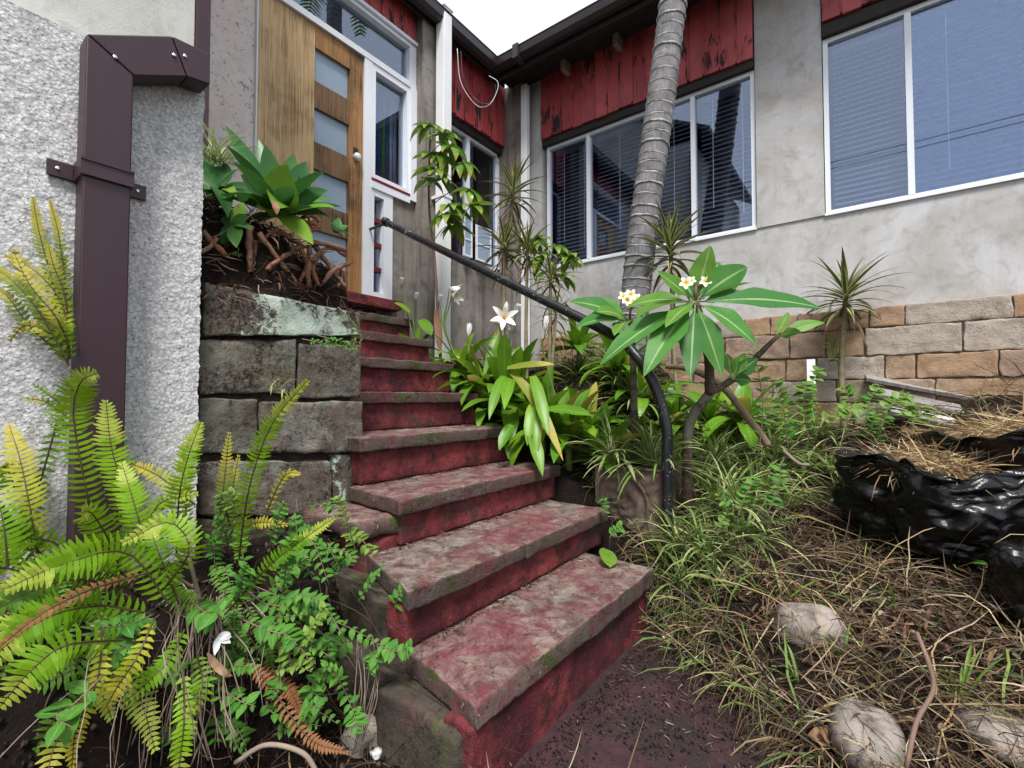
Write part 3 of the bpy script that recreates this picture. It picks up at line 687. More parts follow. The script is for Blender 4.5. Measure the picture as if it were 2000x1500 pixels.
for i in range(9):
    mb = MB(); x0 = 2.56 + i * 0.046
    mb.tube([(x0 + 0.02, 3.66, 2.98), (x0 + 0.02, 3.665, 3.5), (x0 + 0.024, 3.66, 3.98)], [0.03, 0.026, 0.022], 8)
    mb.build('fold', M['curtain_green'] if i in (0, 1, 2, 5) else (M['curtain_blue'] if i < 7 else M['slat']), cu, True)
# --- window of the door wing, above the stained wall
wn_ = bpy.data.objects.new('window', None); COL.objects.link(wn_); wn_.parent = house
yo = YW + 0.03
part('frame', M['white_alu'], [(3.44, 3.475, yo, yo + 0.06, 2.6, 3.96), (4.385, 4.43, yo, yo + 0.06, 2.6, 3.96), (3.475, 4.385, yo, yo + 0.06, 2.56, 2.6), (3.475, 4.385, yo, yo + 0.06, 3.96, 3.99)], wn_)
part('mullion', M['white_alu'], [(3.845, 3.895, yo - 0.004, yo + 0.06, 2.6, 3.96)], wn_)
for a, b in ((3.475, 3.845), (3.895, 4.385)): part('pane', m_glass('clear_glass', 0.03), [(a, b, yo + 0.03, yo + 0.036, 2.6, 3.96)], wn_)
part('shaded_head_band', M['dark'], [(3.43, 4.43, YW - 0.012, YW + 0.09, 3.992, 4.068)])  # reveal shadow above this window, put in as a dark strip
for x0, x1, z1 in ((3.70, 3.835, 3.02), (3.905, 4.16, 2.98)):         # pale louvres standing open in the lower panes
    lv = bpy.data.objects.new('louvre', None); COL.objects.link(lv); lv.parent = house
    part('frame', M['white_alu'], [(x0, x0 + 0.018, yo - 0.10, yo - 0.08, 2.58, z1), (x1 - 0.018, x1, yo - 0.10, yo - 0.08, 2.58, z1), (x0 + 0.018, x1 - 0.018, yo - 0.10, yo - 0.08, z1 - 0.018, z1), (x0 + 0.018, x1 - 0.018, yo - 0.10, yo - 0.08, 2.76, 2.775), (x0 + 0.018, x1 - 0.018, yo - 0.10, yo - 0.08, 2.58, 2.60)], lv)
    part('pane', M['frosted'], [(x0 + 0.018, x1 - 0.018, yo - 0.094, yo - 0.088, 2.6, z1 - 0.018)], lv)
# --- threshold
part('threshold', M['riser'], [(1.95, 2.80, 3.36, 3.53, 1.84, 1.922)])
# --- sandstone base course of the window wing: every stone a piece
zrow = [1.745, 1.585, 1.372, 1.192, 1.02, 0.80]
part('wall', M['mortar'], [(XW - 0.068, XW - 0.002, -4.5, 2.998, 0.5, 1.736)])
jr = [[3.0, 2.6, 2.2, 1.74, 1.2, 0.86, 0.66, 0.46, -0.01, -0.22, -0.78, -1.3, -1.9, -2.6],
      [3.0, 2.4, 2.0, 1.5, 1.02, 0.52, 0.27, 0.02, -0.53, -1.1, -1.6, -2.2, -2.8],
      [3.0, 2.5, 1.9, 1.3, 0.95, 0.55, 0.33, -0.1, -0.28, -0.70, -1.25, -1.8, -2.5],
      [3.0, 2.3, 1.7, 1.1, 0.65, 0.2, -0.38, -0.9, -1.4, -2.0, -2.7],
      [3.0, 2.2, 1.4, 0.8, 0.1, -0.6, -1.2, -1.9, -2.6]]
sn = 0
for r in range(5):
    for a, b in zip(jr[r], jr[r][1:]):
        sn += 1; mb = MB(); pr = rnd.uniform(0.0, 0.02)
        rough_box(mb, (XW - 0.085 - pr, XW - 0.015, b + 0.005, a - 0.005, zrow[r + 1] + 0.005, zrow[r] - 0.004), 0.02, 0.011, 13, 0.005, 1.6, sn)
        mb.build('stone', M[rnd.choice(['sand1', 'sand1', 'sand2', 'sand2', 'sand3', 'sand3'])], house, True)

# ================================================================ roughcast building on the left
YL = 1.85
nb = thing('house', (0.6, YL, 0), 'roughcast white building at the left with a brown square downpipe', 'house')
gx = np.arange(-0.45, 0.656, 0.0085); gzv = np.arange(0.2, 2.135, 0.0085)
XX, ZZ = np.meshgrid(gx, gzv); n0 = nr.normal(0, 1, XX.shape)
sm_ = (n0 + np.roll(n0, 1, 0) + np.roll(n0, 1, 1) + np.roll(n0, -1, 0) + np.roll(n0, -1, 1)) / 5 * 1.5
YY = YL - np.clip(0.0014 * sm_, -0.003, 0.004)
edge = XX > gx[-1] - 0.02; XX = XX + np.where(edge, 0.0022 * sm_, 0)
V = np.stack([XX, YY, ZZ], -1).reshape(-1, 3) - np.array([0.6, YL, 0])
ni = len(gx); nj = len(gzv)
ii, jj = np.meshgrid(np.arange(ni - 1), np.arange(nj - 1)); a = (jj * ni + ii).ravel()
Fq = np.stack([a, a + 1, a + ni + 1, a + ni], 1)
o = np_mesh('wall', M['roughcast'], V, Fq, np.ones((len(V), 3)), nb)
o.data.polygons.foreach_set('use_smooth', np.ones(len(o.data.polygons), dtype=bool))
part('wall', M['roughcast'], [(-3, -0.452, YL, 2.4, 0, 2.13), (-0.45, 0.645, YL + 0.012, 2.4, 0, 2.126)], nb)
part('wall', M['smooth_grey'], [(-3, 0.805, 2.402, 3.3, 0, 5.6)], nb)
part('wall', M['smooth_grey'], [(-5, 0.80, 3.302, 9, 0, 6.9)], nb)
part('corner_pipe', M['pipe_brown'], [(0.808, 0.862, 2.38, 2.45, 1.2, 5.4)], nb)
mb = MB()
for i in range(14):
    zt = 5.62 - 0.0 * i; x0 = 0.95 - 0.28 * i
    mb.hexa([(x0 - 0.29, 2.1, zt + 0.01 * (i % 2)), (x0, 2.1, zt), (x0, 3.4, zt + 0.7), (x0 - 0.29, 3.4, zt + 0.7), (x0 - 0.29, 2.08, zt + 0.05), (x0, 2.08, zt + 0.07), (x0, 3.4, zt + 0.78), (x0 - 0.29, 3.4, zt + 0.76)])
mb.build('roof', M['gutter'], nb)
# brown downpipe: rising swan neck, mitred elbow, vertical drop
dpb = bpy.data.objects.new('downpipe', None); COL.objects.link(dpb); dpb.parent = nb
y0, y1 = YL - 0.092, YL - 0.012
def prism(name, poly, ya, yb, mat, parent):
    mb = MB(); n = len(poly)
    for x, z in poly: mb.vert((x, ya, z))
    for x, z in poly: mb.vert((x, yb, z))
    mb.face(*range(n)); mb.face(*range(2 * n - 1, n - 1, -1))
    for i in range(n): j = (i + 1) % n; mb.face(i, n + i, n + j, j)
    o = mb.build(name, mat, parent); bv = o.modifiers.new('edge', 'BEVEL'); bv.width = 0.004; bv.segments = 2
    return o
def pz2(x, y, Y=y0): q = onY(x, y, Y); return (q.x, q.z)
XL, XR = pz2(160, 400)[0], pz2(255, 400)[0]
tl = pz2(163, 62); inn = pz2(262, 148); tr_ = pz2(335, 70); br_ = pz2(365, 150); er = pz2(410, 106); eb = pz2(410, 166)
prism('drop_pipe', [(XL, 0.40), (XR, 0.40), (XR, inn[1]), (XL, tl[1])], y0, y1, M['pipe_brown'], dpb)
prism('swan_neck', [(XR + 0.0015, inn[1]), (br_[0], br_[1]), (tr_[0], tr_[1]), (XL + 0.0015, tl[1])], y0 - 0.001, y1 - 0.001, M['pipe_brown'], dpb)
prism('elbow', [(br_[0] + 0.0015, br_[1]), (eb[0], eb[1]), (er[0], er[1]), (tr_[0] + 0.0015, tr_[1])], y0 - 0.003, y1 + 0.002, M['pipe_brown'], dpb)
b1 = pz2(200, 335)[1]
cl = part('bracket', M['pipe_brown'], [(XL - 0.006, XR + 0.006, y0 - 0.006, y1 + 0.01, b1 - 0.026, b1 + 0.026), (XL - 0.006, XR + 0.006, y0 - 0.010, y0 - 0.0065, b1 + 0.018, b1 + 0.024), (XL - 0.006, XR + 0.006, y0 - 0.010, y0 - 0.0065, b1 - 0.024, b1 - 0.018)], dpb)
part('bracket', M['pipe_brown'], [(XL - 0.062, XL - 0.007, y1 - 0.002, y1 + 0.008, b1 - 0.022, b1 + 0.022), (XR + 0.007, XR + 0.058, y1 - 0.002, y1 + 0.008, b1 - 0.022, b1 + 0.022)], dpb)
def screw(c, nrm=(0, -1, 0)):
    mb = MB(); c = Vector(c); mb.tube([c, c + Vector(nrm) * 0.003, c + Vector(nrm) * 0.0045], [0.006, 0.0055, 0.003], 8); mb.build('screw', M['metal'], dpb)
for x, y, Y in ((225, 112, y0 - 0.001), (340, 108, y0 - 0.003), (361, 110, y0 - 0.003)): q = onY(x, y, Y); screw((q.x, Y, q.z))
screw((XL - 0.04, y1 - 0.002, b1)); screw((XR + 0.036, y1 - 0.002, b1))

# ================================================================ staircase
stairs = thing('staircase', (1.8, 2.0, 0), 'worn red painted stone steps climbing to the timber door', 'staircase')
#       z     Yf    Yb    XLf   XLb   XR
ST = [(0.272, 0.80, 1.18, 0.905, 1.00, 2.145), (0.462, 1.12, 1.52, 0.968, 1.11, 2.335), (0.655, 1.46, 1.86, 1.215, 1.26, 2.41), (0.872, 1.80, 2.20, 1.27, 1.27, 2.43),
      (1.085, 2.13, 2.53, 1.28, 1.28, 2.46), (1.305, 2.47, 2.87, 1.35, 1.35, 2.56), (1.520, 2.80, 3.20, 1.40, 1.40, 2.66), (1.725, 3.13, 3.50, 1.45, 1.45, 2.74)]
split = {0: 0.50, 1: 0.45, 2: 0.44, 3: 0.55}
for i, (z, yf, yb, xf, xb, xr) in enumerate(ST):
    th = 0.062 if i else 0.075
    cuts = [0.0, split[i], 1.0] if i in split else [0.0, 1.0]
    for a, b in zip(cuts, cuts[1:]):
        mb = MB(); L = lambda t: (xf + (xr - xf) * t, xb + (xr - xb) * t); g = 0.0012
        (fa, ba), (fb, bb) = L(a), L(b)
        if a > 0: fa += g; ba += g - 0.05
        if b < 1: fb -= g; bb -= g + 0.05
        c = [(fa, yf, z - th), (fb, yf, z - th), (bb, yb, z - th), (ba, yb, z - th), (fa, yf, z), (fb, yf, z), (bb, yb, z), (ba, yb, z)]
        if i == 0 and a == 0:                                      # the broken front corner
            c[4] = (fa + 0.05, yf + 0.045, z - 0.03); c[0] = (fa + 0.03, yf + 0.018, z - th)
        rough_box(mb, c, 0.0125, 0.0055, 9, 0.0042, 3.2, i * 3 + int(a * 9))
        mb.build('tread', M['tread'], stairs, True)
    zb = (ST[i - 1][0] + 0.004) if i else -0.12
    mb = MB(); x0 = (xf + 0.03 if i > 1 else xf + 0.02); 
    rough_box(mb, (x0, xr - 0.015, yf + 0.028, yf + 0.13, zb, z - th + 0.003), 0.02, 0.005, 9, 0.008, 1.2, 50 + i)
    mb.build('riser', M['riser'], stairs, True)
    part('core', M['mossy'], [(xf + 0.06, xr - 0.03, yf + 0.10, 3.49, -0.1 if i == 0 else ST[i - 1][0] - 0.05, z - th - 0.004)], stairs)
mb = MB(); rough_box(mb, (0.955, 1.2, 0.80, 0.90, 0.20, 0.225), 0.016, 0.01, 16, 0.008, 2, 77)
# left flank stones
fl = [((0.905, 1.06, 0.86, 1.20, -0.16, 0.185), 'mossy', 60), ((0.99, 1.13, 1.16, 1.34, 0.03, 0.385), 'mossy', 61), ((1.01, 1.13, 1.345, 1.50, -0.05, 0.20), 'mossy', 62), ((1.02, 1.15, 1.345, 1.52, 0.21, 0.385), 'mossy', 63),
      ((1.10, 1.29, 1.515, 1.70, 0.18, 0.51), 'riser', 64), ((1.06, 1.285, 1.50, 1.90, 0.515, 0.585), 'tread', 65), ((1.11, 1.27, 1.71, 1.89, 0.0, 0.51), 'mossy', 66), ((1.05, 1.12, 1.51, 1.68, -0.05, 0.175), 'mossy', 67), ((0.93, 1.03, 1.21, 1.36, -0.1, 0.02), 'mossy', 68)]
for c, m, sd in fl:
    mb = MB(); rough_box(mb, c, 0.022, 0.011, 7, 0.025, 1.4, sd); mb.build('flank_stone', M[m], stairs, True)

# ================================================================ stone pier beside the stairs
pier = thing('stone_pier', (1.0, 1.95, 0), 'square stone pier of dark lichened sandstone blocks left of the steps', 'stone pier')
def px_stone(x0, y0, x1, y1, mat, sd, Y=1.9, proud=0.0, tl=None):
    a = onY(x0, y0, Y); b = onY(x1, y0, Y); c_ = onY(x1, y1, Y); d_ = onY(x0, y1, Y); D = 0.3
    z0 = (c_.z + d_.z) / 2; z0a, z0b = d_.z, c_.z
    f = Y - proud
    c = [(a.x, f, z0a), (b.x, f, z0b), (b.x, Y + D, z0b), (a.x, Y + D, z0a), (a.x, f, a.z), (b.x, f, b.z), (b.x, Y + D, b.z), (a.x, Y + D, a.z)]
    if tl: c[5] = (b.x, f, onY(x1, tl, Y).z); c[6] = (b.x, Y + D, c[5][2])
    mb = MB(); rough_box(mb, c, 0.014, 0.010, 8, 0.007, 2.4, sd); mb.build('stone', mat, pier, True)
px_stone(398, 552, 705, 655, M['pier_lichen'], 31, 1.9, 0.01, 612)
px_stone(388, 662, 578, 768, M['pier'], 32, 1.9, 0.0); px_stone(583, 672, 706, 778, M['pier'], 33, 1.9, 0.004)
px_stone(388, 780, 505, 886, M['pier'], 34, 1.9, 0.0); px_stone(510, 784, 706, 882, M['pier_red'], 35, 1.9, 0.012)
px_stone(388, 902, 648, 1006, M['pier_red'], 36, 1.9, 0.006); px_stone(653, 890, 712, 985, M['pier_lichen'], 37, 1.9, 0.0)
px_stone(380, 1015, 560, 1110, M['mossy'], 38, 1.89, 0.0); px_stone(565, 1010, 700, 1110, M['mossy'], 39, 1.89, 0.0)
part('core', M['mossy'], [(0.69, 1.325, 1.95, 3.4, 0, 1.36)], pier)
mb = MB()
for j in range(31):
    for i in range(25):
        x, y = 0.67 + 0.66 * i / 24, 1.905 + 1.5 * (j / 30) ** 1.6
        mb.vert((x, y, 1.42 + 0.40 * sst(1.915, 2.05, y + 0.03 * math.sin(x * 14)) * (0.62 + 0.38 * (1 - sst(0.8, 1.3, x))) + 0.07 * noise.noise((x * 9, y * 9, 2)) + 0.05 * noise.noise((x * 22, y * 22, 5))))
for j in range(30):
    for i in range(24): a = j * 25 + i; mb.face(a, a + 1, a + 26, a + 25)
mb.build('soil_bed', M['soil'], pier, True)

# ================================================================ handrail
hr = thing('handrail', (2.45, 0.85, 0.2), 'black painted pipe handrail bending down beside the steps', 'handrail')
pA = onX(752, 433, 2.52); pB = onX(1185, 648, 2.45); post = onX(1303, 900, 2.45)
ctl = [pA, pA.lerp(pB, 0.33), pA.lerp(pB, 0.66), pB, onX(1238, 690, 2.45), onX(1277, 750, 2.45), onX(1301, 830, 2.45), Vector((2.45, post.y, post.z)), Vector((2.45, post.y, 0.55)), Vector((2.45, post.y, 0.1))]
mb = MB(); mb.tube(catmull(ctl, 70), 0.0285, 16); mb.build('rail', M['rail'], hr, True)
mb = MB(); d = (pA - pB).normalized(); mb.tube([pA - d * 0.03, pA + d * 0.012, pA + d * 0.02], [0.037, 0.037, 0.025], 16); mb.build('end_cap', M['rail'], hr, True)
mb = MB(); mb.tube([pA - d * 0.04, Vector((pA.x, YW - 0.03, pA.z - 0.02))], 0.012, 8); mb.build('wall_fixing', M['rail'], hr)
# ================================================================ plant materials
M['agave'] = m_leaf('agave_leaf', (0.028, 0.115, 0.030), (0.070, 0.19, 0.040), None, None, None, 0.34, 0.22, 0, 0.03, 0.8)
M['agave2'] = m_leaf('young_agave_leaf', (0.13, 0.27, 0.025), (0.19, 0.33, 0.045), None, None, None, 0.36, 0.25, 0, 0.04)
M['frang'] = m_leaf('frangipani_leaf', (0.040, 0.165, 0.034), (0.080, 0.25, 0.042), None, (0.30, 0.42, 0.18), None, 0.38, 0.28, 1.0, 0.12)
M['frang2'] = m_leaf('young_frangipani_leaf', (0.11, 0.26, 0.035), (0.14, 0.30, 0.045), None, (0.30, 0.42, 0.15), None, 0.33, 0.32, 1.0, 0.03)
M['lily'] = m_leaf('lily_leaf', (0.075, 0.22, 0.014), (0.19, 0.36, 0.022), (0.44, 0.38, 0.08), (0.17, 0.31, 0.05), None, 0.34, 0.28, 0, 0.10, 0.85)
M['lily_yellow'] = m_leaf('yellowing_lily_leaf', (0.20, 0.25, 0.035), (0.36, 0.33, 0.06), (0.44, 0.38, 0.09), None, None, 0.4, 0.3, 0, 0.2, 0.7)
M['dead_leaf'] = m_leaf('dead_leaf', (0.22, 0.12, 0.06), (0.32, 0.20, 0.12), (0.16, 0.08, 0.04), None, None, 0.7, 0.1, 0, 0.2)
M['dracaena'] = m_leaf('variegated_dracaena_leaf', (0.035, 0.085, 0.025), (0.065, 0.105, 0.030), (0.16, 0.10, 0.06), None, (0.40, 0.38, 0.16), 0.42, 0.18, 0, 0.1, 0.8)
M['spider'] = m_leaf('spider_plant_leaf', (0.10, 0.19, 0.035), (0.16, 0.26, 0.05), (0.36, 0.30, 0.12), (0.50, 0.52, 0.28), None, 0.4, 0.25, 0, 0.06, 0.85)
M['spider_var'] = m_leaf('variegated_spider_leaf', (0.13, 0.24, 0.045), (0.19, 0.29, 0.06), (0.40, 0.34, 0.14), None, (0.60, 0.60, 0.32), 0.4, 0.25, 0, 0.06, 0.85)
M['umbrella'] = m_leaf('umbrella_leaf', (0.07, 0.19, 0.022), (0.18, 0.32, 0.035), (0.26, 0.28, 0.05), (0.22, 0.32, 0.09), None, 0.3, 0.28, 0, 0.08, 0.7)
M['fern'] = m_leaf('fern_frond', (0.12, 0.29, 0.008), (0.28, 0.46, 0.014), (0.36, 0.44, 0.06), None, None, 0.45, 0.35, 0, 0.05, 0.8)
M['fern_yellow'] = m_leaf('yellow_fern_frond', (0.36, 0.38, 0.025), (0.44, 0.42, 0.04), (0.48, 0.42, 0.05), None, None, 0.5, 0.35, 0, 0.15, 0.6)
M['fern_olive'] = m_leaf('olive_fern_frond', (0.12, 0.20, 0.016), (0.24, 0.29, 0.024), (0.36, 0.33, 0.04), None, None, 0.5, 0.3, 0, 0.2, 0.6)
M['fern_dark'] = m_leaf('dark_fern_frond', (0.065, 0.16, 0.016), (0.13, 0.25, 0.024), None, None, None, 0.5, 0.3, 0, 0.05)  # darker green fern leaf, used for the palm fronds too
M['fern_dead'] = m_leaf('dead_fern_frond', (0.19, 0.075, 0.028), (0.26, 0.12, 0.05), None, None, None, 0.8, 0.15, 0, 0.2)
M['weed'] = m_leaf('weed_leaf', (0.032, 0.135, 0.014), (0.10, 0.26, 0.028), None, (0.12, 0.27, 0.05), None, 0.6, 0.2, 0, 0.05)
M['weed2'] = m_leaf('yellow_green_weed_leaf', (0.13, 0.25, 0.03), (0.19, 0.31, 0.05), None, None, None, 0.4, 0.3, 0, 0.08)
M['stem'] = m_plain('brown_stem', (0.16, 0.10, 0.075), 0.8)
M['stem_green'] = m_plain('green_stem', (0.13, 0.20, 0.05), 0.6)
M['fern_rib'] = m_plain('fern_midrib', (0.050, 0.035, 0.012), 0.6)
M['root'] = m_plain('pale_root', (0.20, 0.15, 0.115), 0.8)
M['petal'] = m_plain('white_petal', (0.82, 0.82, 0.80), 0.5, var=0.05)
M['petal_yellow'] = m_plain('yellow_throat', (0.80, 0.56, 0.08), 0.5, var=0.1)
M['bark'] = m_stone('frangipani_bark', (0.060, 0.038, 0.028), (0.11, 0.072, 0.052), (0.022, 0.014, 0.011), 0.15, 0, 0, 0.5)
M['bark_pale'] = m_stone('pale_bark', (0.27, 0.18, 0.11), (0.36, 0.26, 0.18), (0.10, 0.06, 0.04), 0, 0, 0, 0.5)
M['drac_stem'] = m_stone('dracaena_stem', (0.24, 0.20, 0.12), (0.32, 0.27, 0.17), (0.09, 0.07, 0.045), 0, 0, 0, 0.5)
M['straw'] = m_tint('straw', 0.65, 0.2)
M['sack'] = None

def m_palm():
    k = NT('palm_bark'); u, v, _ = k.xyz(k.tc('UV')); o = k.tc()
    n = k.noise(o, 9, 7, 0.7); f = k.noise(k.tc('Object', (80, 80, 5)), 1, 5, 0.75); wv = k.noise(o, 4, 3, 0.5)
    col = k.mix(k.mask(n, 0.35, 0.65), (0.105, 0.10, 0.103), (0.23, 0.225, 0.23))
    col = k.mix(k.math('MULTIPLY', k.mask(f, 0.5, 0.66), 0.6), col, (0.06, 0.055, 0.055))
    col = k.mix(k.math('MULTIPLY', k.mask(k.noise(o, 16, 7, 0.8), 0.57, 0.64), 0.7), col, (0.42, 0.41, 0.41))
    return k.done(col, 0.85, k.bump(k.math('ADD', n, f), 0.5, 0.008))
def m_sack():
    k = NT('woven_sack'); c = k.tc(); a = k.wave(c, 130, 3, 'X', 3); b = k.wave(c, 130, 3, 'Z', 3); d = k.noise(c, 8, 7, 0.7)
    wv = k.math('MULTIPLY', a, b)
    col = k.mix(k.mask(wv, 0.0, 0.6), (0.30, 0.255, 0.22), (0.42, 0.375, 0.335))
    col = k.mix(k.math('MULTIPLY', k.mask(d, 0.44, 0.60), 0.9), col, (0.060, 0.042, 0.033))
    return k.done(col, 0.85, k.bump(k.math('ADD', wv, d), 0.6, 0.006))
M['palm'] = m_palm(); M['sack'] = m_sack()
M['palm_ring'] = m_plain('pale_leaf_scar', (0.40, 0.39, 0.39), 0.85, var=0.3, scale=30)

# ================================================================ palm
pc = [(1228, 720, 3.95), (1243, 560, 3.92), (1262, 400, 3.88), (1290, 200, 3.84), (1315, 0, 3.80), (1332, -160, 3.78), (1352, -420, 3.76), (1368, -700, 3.78)]
pp = catmull([P(*q) for q in pc], 120)
base = Vector((pp[0].x - 0.02, pp[0].y, gz(pp[0].x, pp[0].y)))
palm = thing('palm_tree', base, 'tall grey ringed palm trunk leaning across the wide window', 'palm tree')
full = [base] + pp
zs = []; acc = 0; rads = []
rings = []; ph = 0.0; fine = []
for i in range(len(full) - 1):
    n_ = 12
    for j in range(n_): fine.append(full[i].lerp(full[i + 1], j / n_))
fine.append(full[-1])
acc = 0; rr = random.Random(3); nxt = 0.0; last = 0.0; cen = []; hts = [0.0]
for i in range(1, len(fine)): hts.append(hts[-1] + (fine[i] - fine[i - 1]).length)
marks = []; h = 0.0
while h < hts[-1]: marks.append(h); h += rr.uniform(0.062, 0.098)
mi = 0; tr_p = []; tr_r = []
for p, h in zip(fine, hts):
    while mi + 1 < len(marks) and marks[mi + 1] <= h: mi += 1
    t = (h - marks[mi]) / 0.08
    r = 0.118 - 0.004 * min(h, 4) + 0.05 * math.exp(-h / 0.12) + 0.0045 * (1 - min(1, t * 1.1)) - 0.002 * math.sin(h * 5)
    tr_p.append(p); tr_r.append(r)
mb = MB(); mb.tube(tr_p, tr_r, 28); mb.build('trunk', M['palm'], palm, True)
for mk in marks:                                                   # pale leaf scars, slightly tilted rings
    i = min(range(len(hts)), key=lambda q: abs(hts[q] - mk))
    if i < 2 or i > len(fine) - 3: continue
    d = (fine[i + 1] - fine[i - 1]).normalized(); u = d.orthogonal().normalized(); v = d.cross(u)
    ta, tb = rr.uniform(-0.04, 0.04), rr.uniform(-0.04, 0.04); mb = MB(); n = 28; r = tr_r[i] + 0.0045
    for k in range(n + 1):
        a = 2 * math.pi * k / n; off = math.cos(a) * ta * 0.14 + math.sin(a) * tb * 0.14 + 0.002 * math.sin(7 * a + mk * 50); wdt = 0.0075 + 0.003 * math.sin(3 * a + mk * 31) + 0.002 * math.sin(11 * a)
        c_ = fine[i] + d * off + (u * math.cos(a) + v * math.sin(a)) * r
        mb.vert(c_ - d * wdt - (u * math.cos(a) + v * math.sin(a)) * 0.004); mb.vert(c_ + (u * math.cos(a) + v * math.sin(a)) * 0.001); mb.vert(c_ + d * wdt * 0.6 - (u * math.cos(a) + v * math.sin(a)) * 0.004)
    for k in range(n): a = 3 * k; mb.face(a, a + 3, a + 4, a + 1); mb.face(a + 1, a + 4, a + 5, a + 2)
    mb.build('leaf_scar', M['palm_ring'], palm, True)
topc = fine[-1]

def frond(name, pts, hw, parent, mat, npair=None, face=None, tipw=0.25, basew=0.6, curl=0.15, rib=0.0022, drop=0.0):
    """a once-divided frond: midrib plus narrow leaflets on both sides"""
    path = catmull(pts, 40); L = sum((path[i + 1] - path[i]).length for i in range(40))
    npair = npair or max(10, int(L / 0.0125)); mb = MB(); mb.cur = 1
    mb.tube(path[::4] if len(path) > 40 else path, [rib * (1.3 - t / 10 * 1.0) for t in range(11)], 5); mb.cur = 0
    for i in range(npair):
        t = 0.06 + 0.93 * i / (npair - 1); s = t * 40; k = min(39, int(s)); p = path[k].lerp(path[k + 1], s - k)
        T = (path[k + 1] - path[k]).normalized(); nf = face or (EYE - p).normalized()
        S = T.cross(nf).normalized(); N = S.cross(T)
        prof = (basew + (1 - basew) * min(1, t / 0.35)) * (1 if t < 0.55 else tipw + (1 - tipw) * (1 - ((t - 0.55) / 0.45) ** 1.5))
        for sg in (-1, 1):
            l = hw * prof * rnd.uniform(0.80, 1.10)
            if rnd.random() < 0.05: l *= rnd.uniform(0.1, 0.6)
            dr = (S * sg + T * (0.22 + rnd.uniform(-0.06, 0.06)) + N * rnd.uniform(-curl, curl * 1.6) + Vector((0, 0, -drop))).normalized()
            wd = L / npair * rnd.uniform(0.66, 0.86); a = T * wd * 0.5; q1 = p + dr * l * 0.5 + N * 0.012 * l / 0.04 * curl; q2 = p + dr * l + T * wd * 0.35
            b = len(mb.v)
            mb.vert(p - a * 0.75, (0.5, t)); mb.vert(p + a * 0.75, (0.55, t)); mb.vert(q1 + a, (0.3, t)); mb.vert(q1 - a, (0.2, t)); mb.vert(q2 - a * 0.35, (0.05, t)); mb.vert(q2 + a * 0.15, (0, t))
            mb.face(b, b + 1, b + 2, b + 3); mb.face(b + 3, b + 2, b + 5, b + 4)
    return mb.build(name, [mat, M['fern_rib']], parent)
for i in range(13):
    a = 2 * math.pi * i / 13 + 0.2; up_ = 0.9 + 0.5 * (i % 3); dv = Vector((math.cos(a), math.sin(a), 0))
    frond('frond', [topc, topc + dv * 0.5 + Vector((0, 0, up_ * 0.6)), topc + dv * 1.2 + Vector((0, 0, up_ * 0.8)), topc + dv * 1.9 + Vector((0, 0, up_ * 0.35))], 0.38, palm, M['fern_dark'], 60, Vector((0, 0, 1)), 0.3, 0.5, 0.2, 0.015, 0.3)

# ================================================================ agaves on the pier
def rosette(parent, c, n, L, W, mat, name='leaf', lo=0.05, hi=1.35, az0=0.0, lean=Vector((0, 0, 0)), drp=(0.2, 0.75), prof=None, fold=0.30, wave=0.0, mat2=None, seg=9):
    c = Vector(c)
    for i in range(n):
        f = i / max(1, n - 1); az = az0 + i * 2.39996 + rnd.uniform(-0.2, 0.2)
        el = hi + (lo - hi) * f ** 0.8 + rnd.uniform(-0.1, 0.1)
        d = Vector((math.cos(az) * math.cos(el), math.sin(az) * math.cos(el), math.sin(el))) + lean
        l = L * (0.75 + 0.25 * math.sin(math.pi * (0.25 + f * 0.7))) * rnd.uniform(0.85, 1.12)
        mb = MB(); mb.blade(c + Vector((rnd.uniform(-1, 1), rnd.uniform(-1, 1), 0)) * 0.01, d, l, W * rnd.uniform(0.85, 1.12), rnd.uniform(*drp), prof or AGAVE, fold, seg, rnd.uniform(-0.2, 0.2), wave)
        mb.build(name, (mat2 if mat2 and f < 0.25 else mat), parent, True)
T1 = P(548, 420, 2.02)
ag = thing('agave', T1, 'largest agave rosette with broad upright leaves on the stone pier', 'agave', 'agaves on the stone pier')
tv = (EYE - T1).normalized()
lean = tv * 0.25
rosette(ag, T1, 12, 0.29, 0.10, M['agave'], lo=0.0, hi=1.2, az0=0.3, lean=lean * 0.6, drp=(0.2, 0.7))
for tip, Wd, mt, sag in [((440, 245, 2.1), 0.085, 'agave', 0.02), ((470, 340, 1.95), 0.10, 'agave', 0.05), ((505, 272, 2.1), 0.10, 'agave', 0.02), ((518, 282, 2.0), 0.12, 'agave', 0.0), ((562, 322, 1.85), 0.16, 'agave2', 0.12), ((598, 315, 2.1), 0.12, 'agave', 0.08),
                       ((655, 405, 1.9), 0.105, 'agave2', 0.12), ((640, 372, 2.05), 0.09, 'agave', 0.12), ((612, 345, 2.15), 0.10, 'agave', 0.1), ((612, 478, 1.85), 0.085, 'agave2', 0.10), ((648, 388, 2.2), 0.09, 'agave', 0.15), ((575, 300, 2.2), 0.11, 'agave', 0.05), ((536, 410, 1.72), 0.12, 'agave2', 0.25)]:
    b = T1 + Vector((rnd.uniform(-1, 1), rnd.uniform(-1, 1), rnd.uniform(-1, 1))) * 0.02; t_ = P(*tip)
    mb = MB(); mb.leaf(b, t_, Wd * 1.02, sag, tuple((EYE - t_).normalized() + Vector((0, 0, 0.8)) + Vector((rnd.uniform(-.4, .4), rnd.uniform(-.4, .4), 0))), AGAVE, 0.18, 14, 0.0, rnd.uniform(-0.5, 0.5)); mb.build('leaf', M[mt], ag, True)
mb = MB(); mb.leaf(P(534, 392, 1.74), P(540, 420, 1.7), 0.03, 0.05, (0, -1, 0.3), LANCE, 0.4, 6, 0.08); mb.build('dry_tip', M['dead_leaf'], ag, True)
T2 = P(425, 372, 1.98)
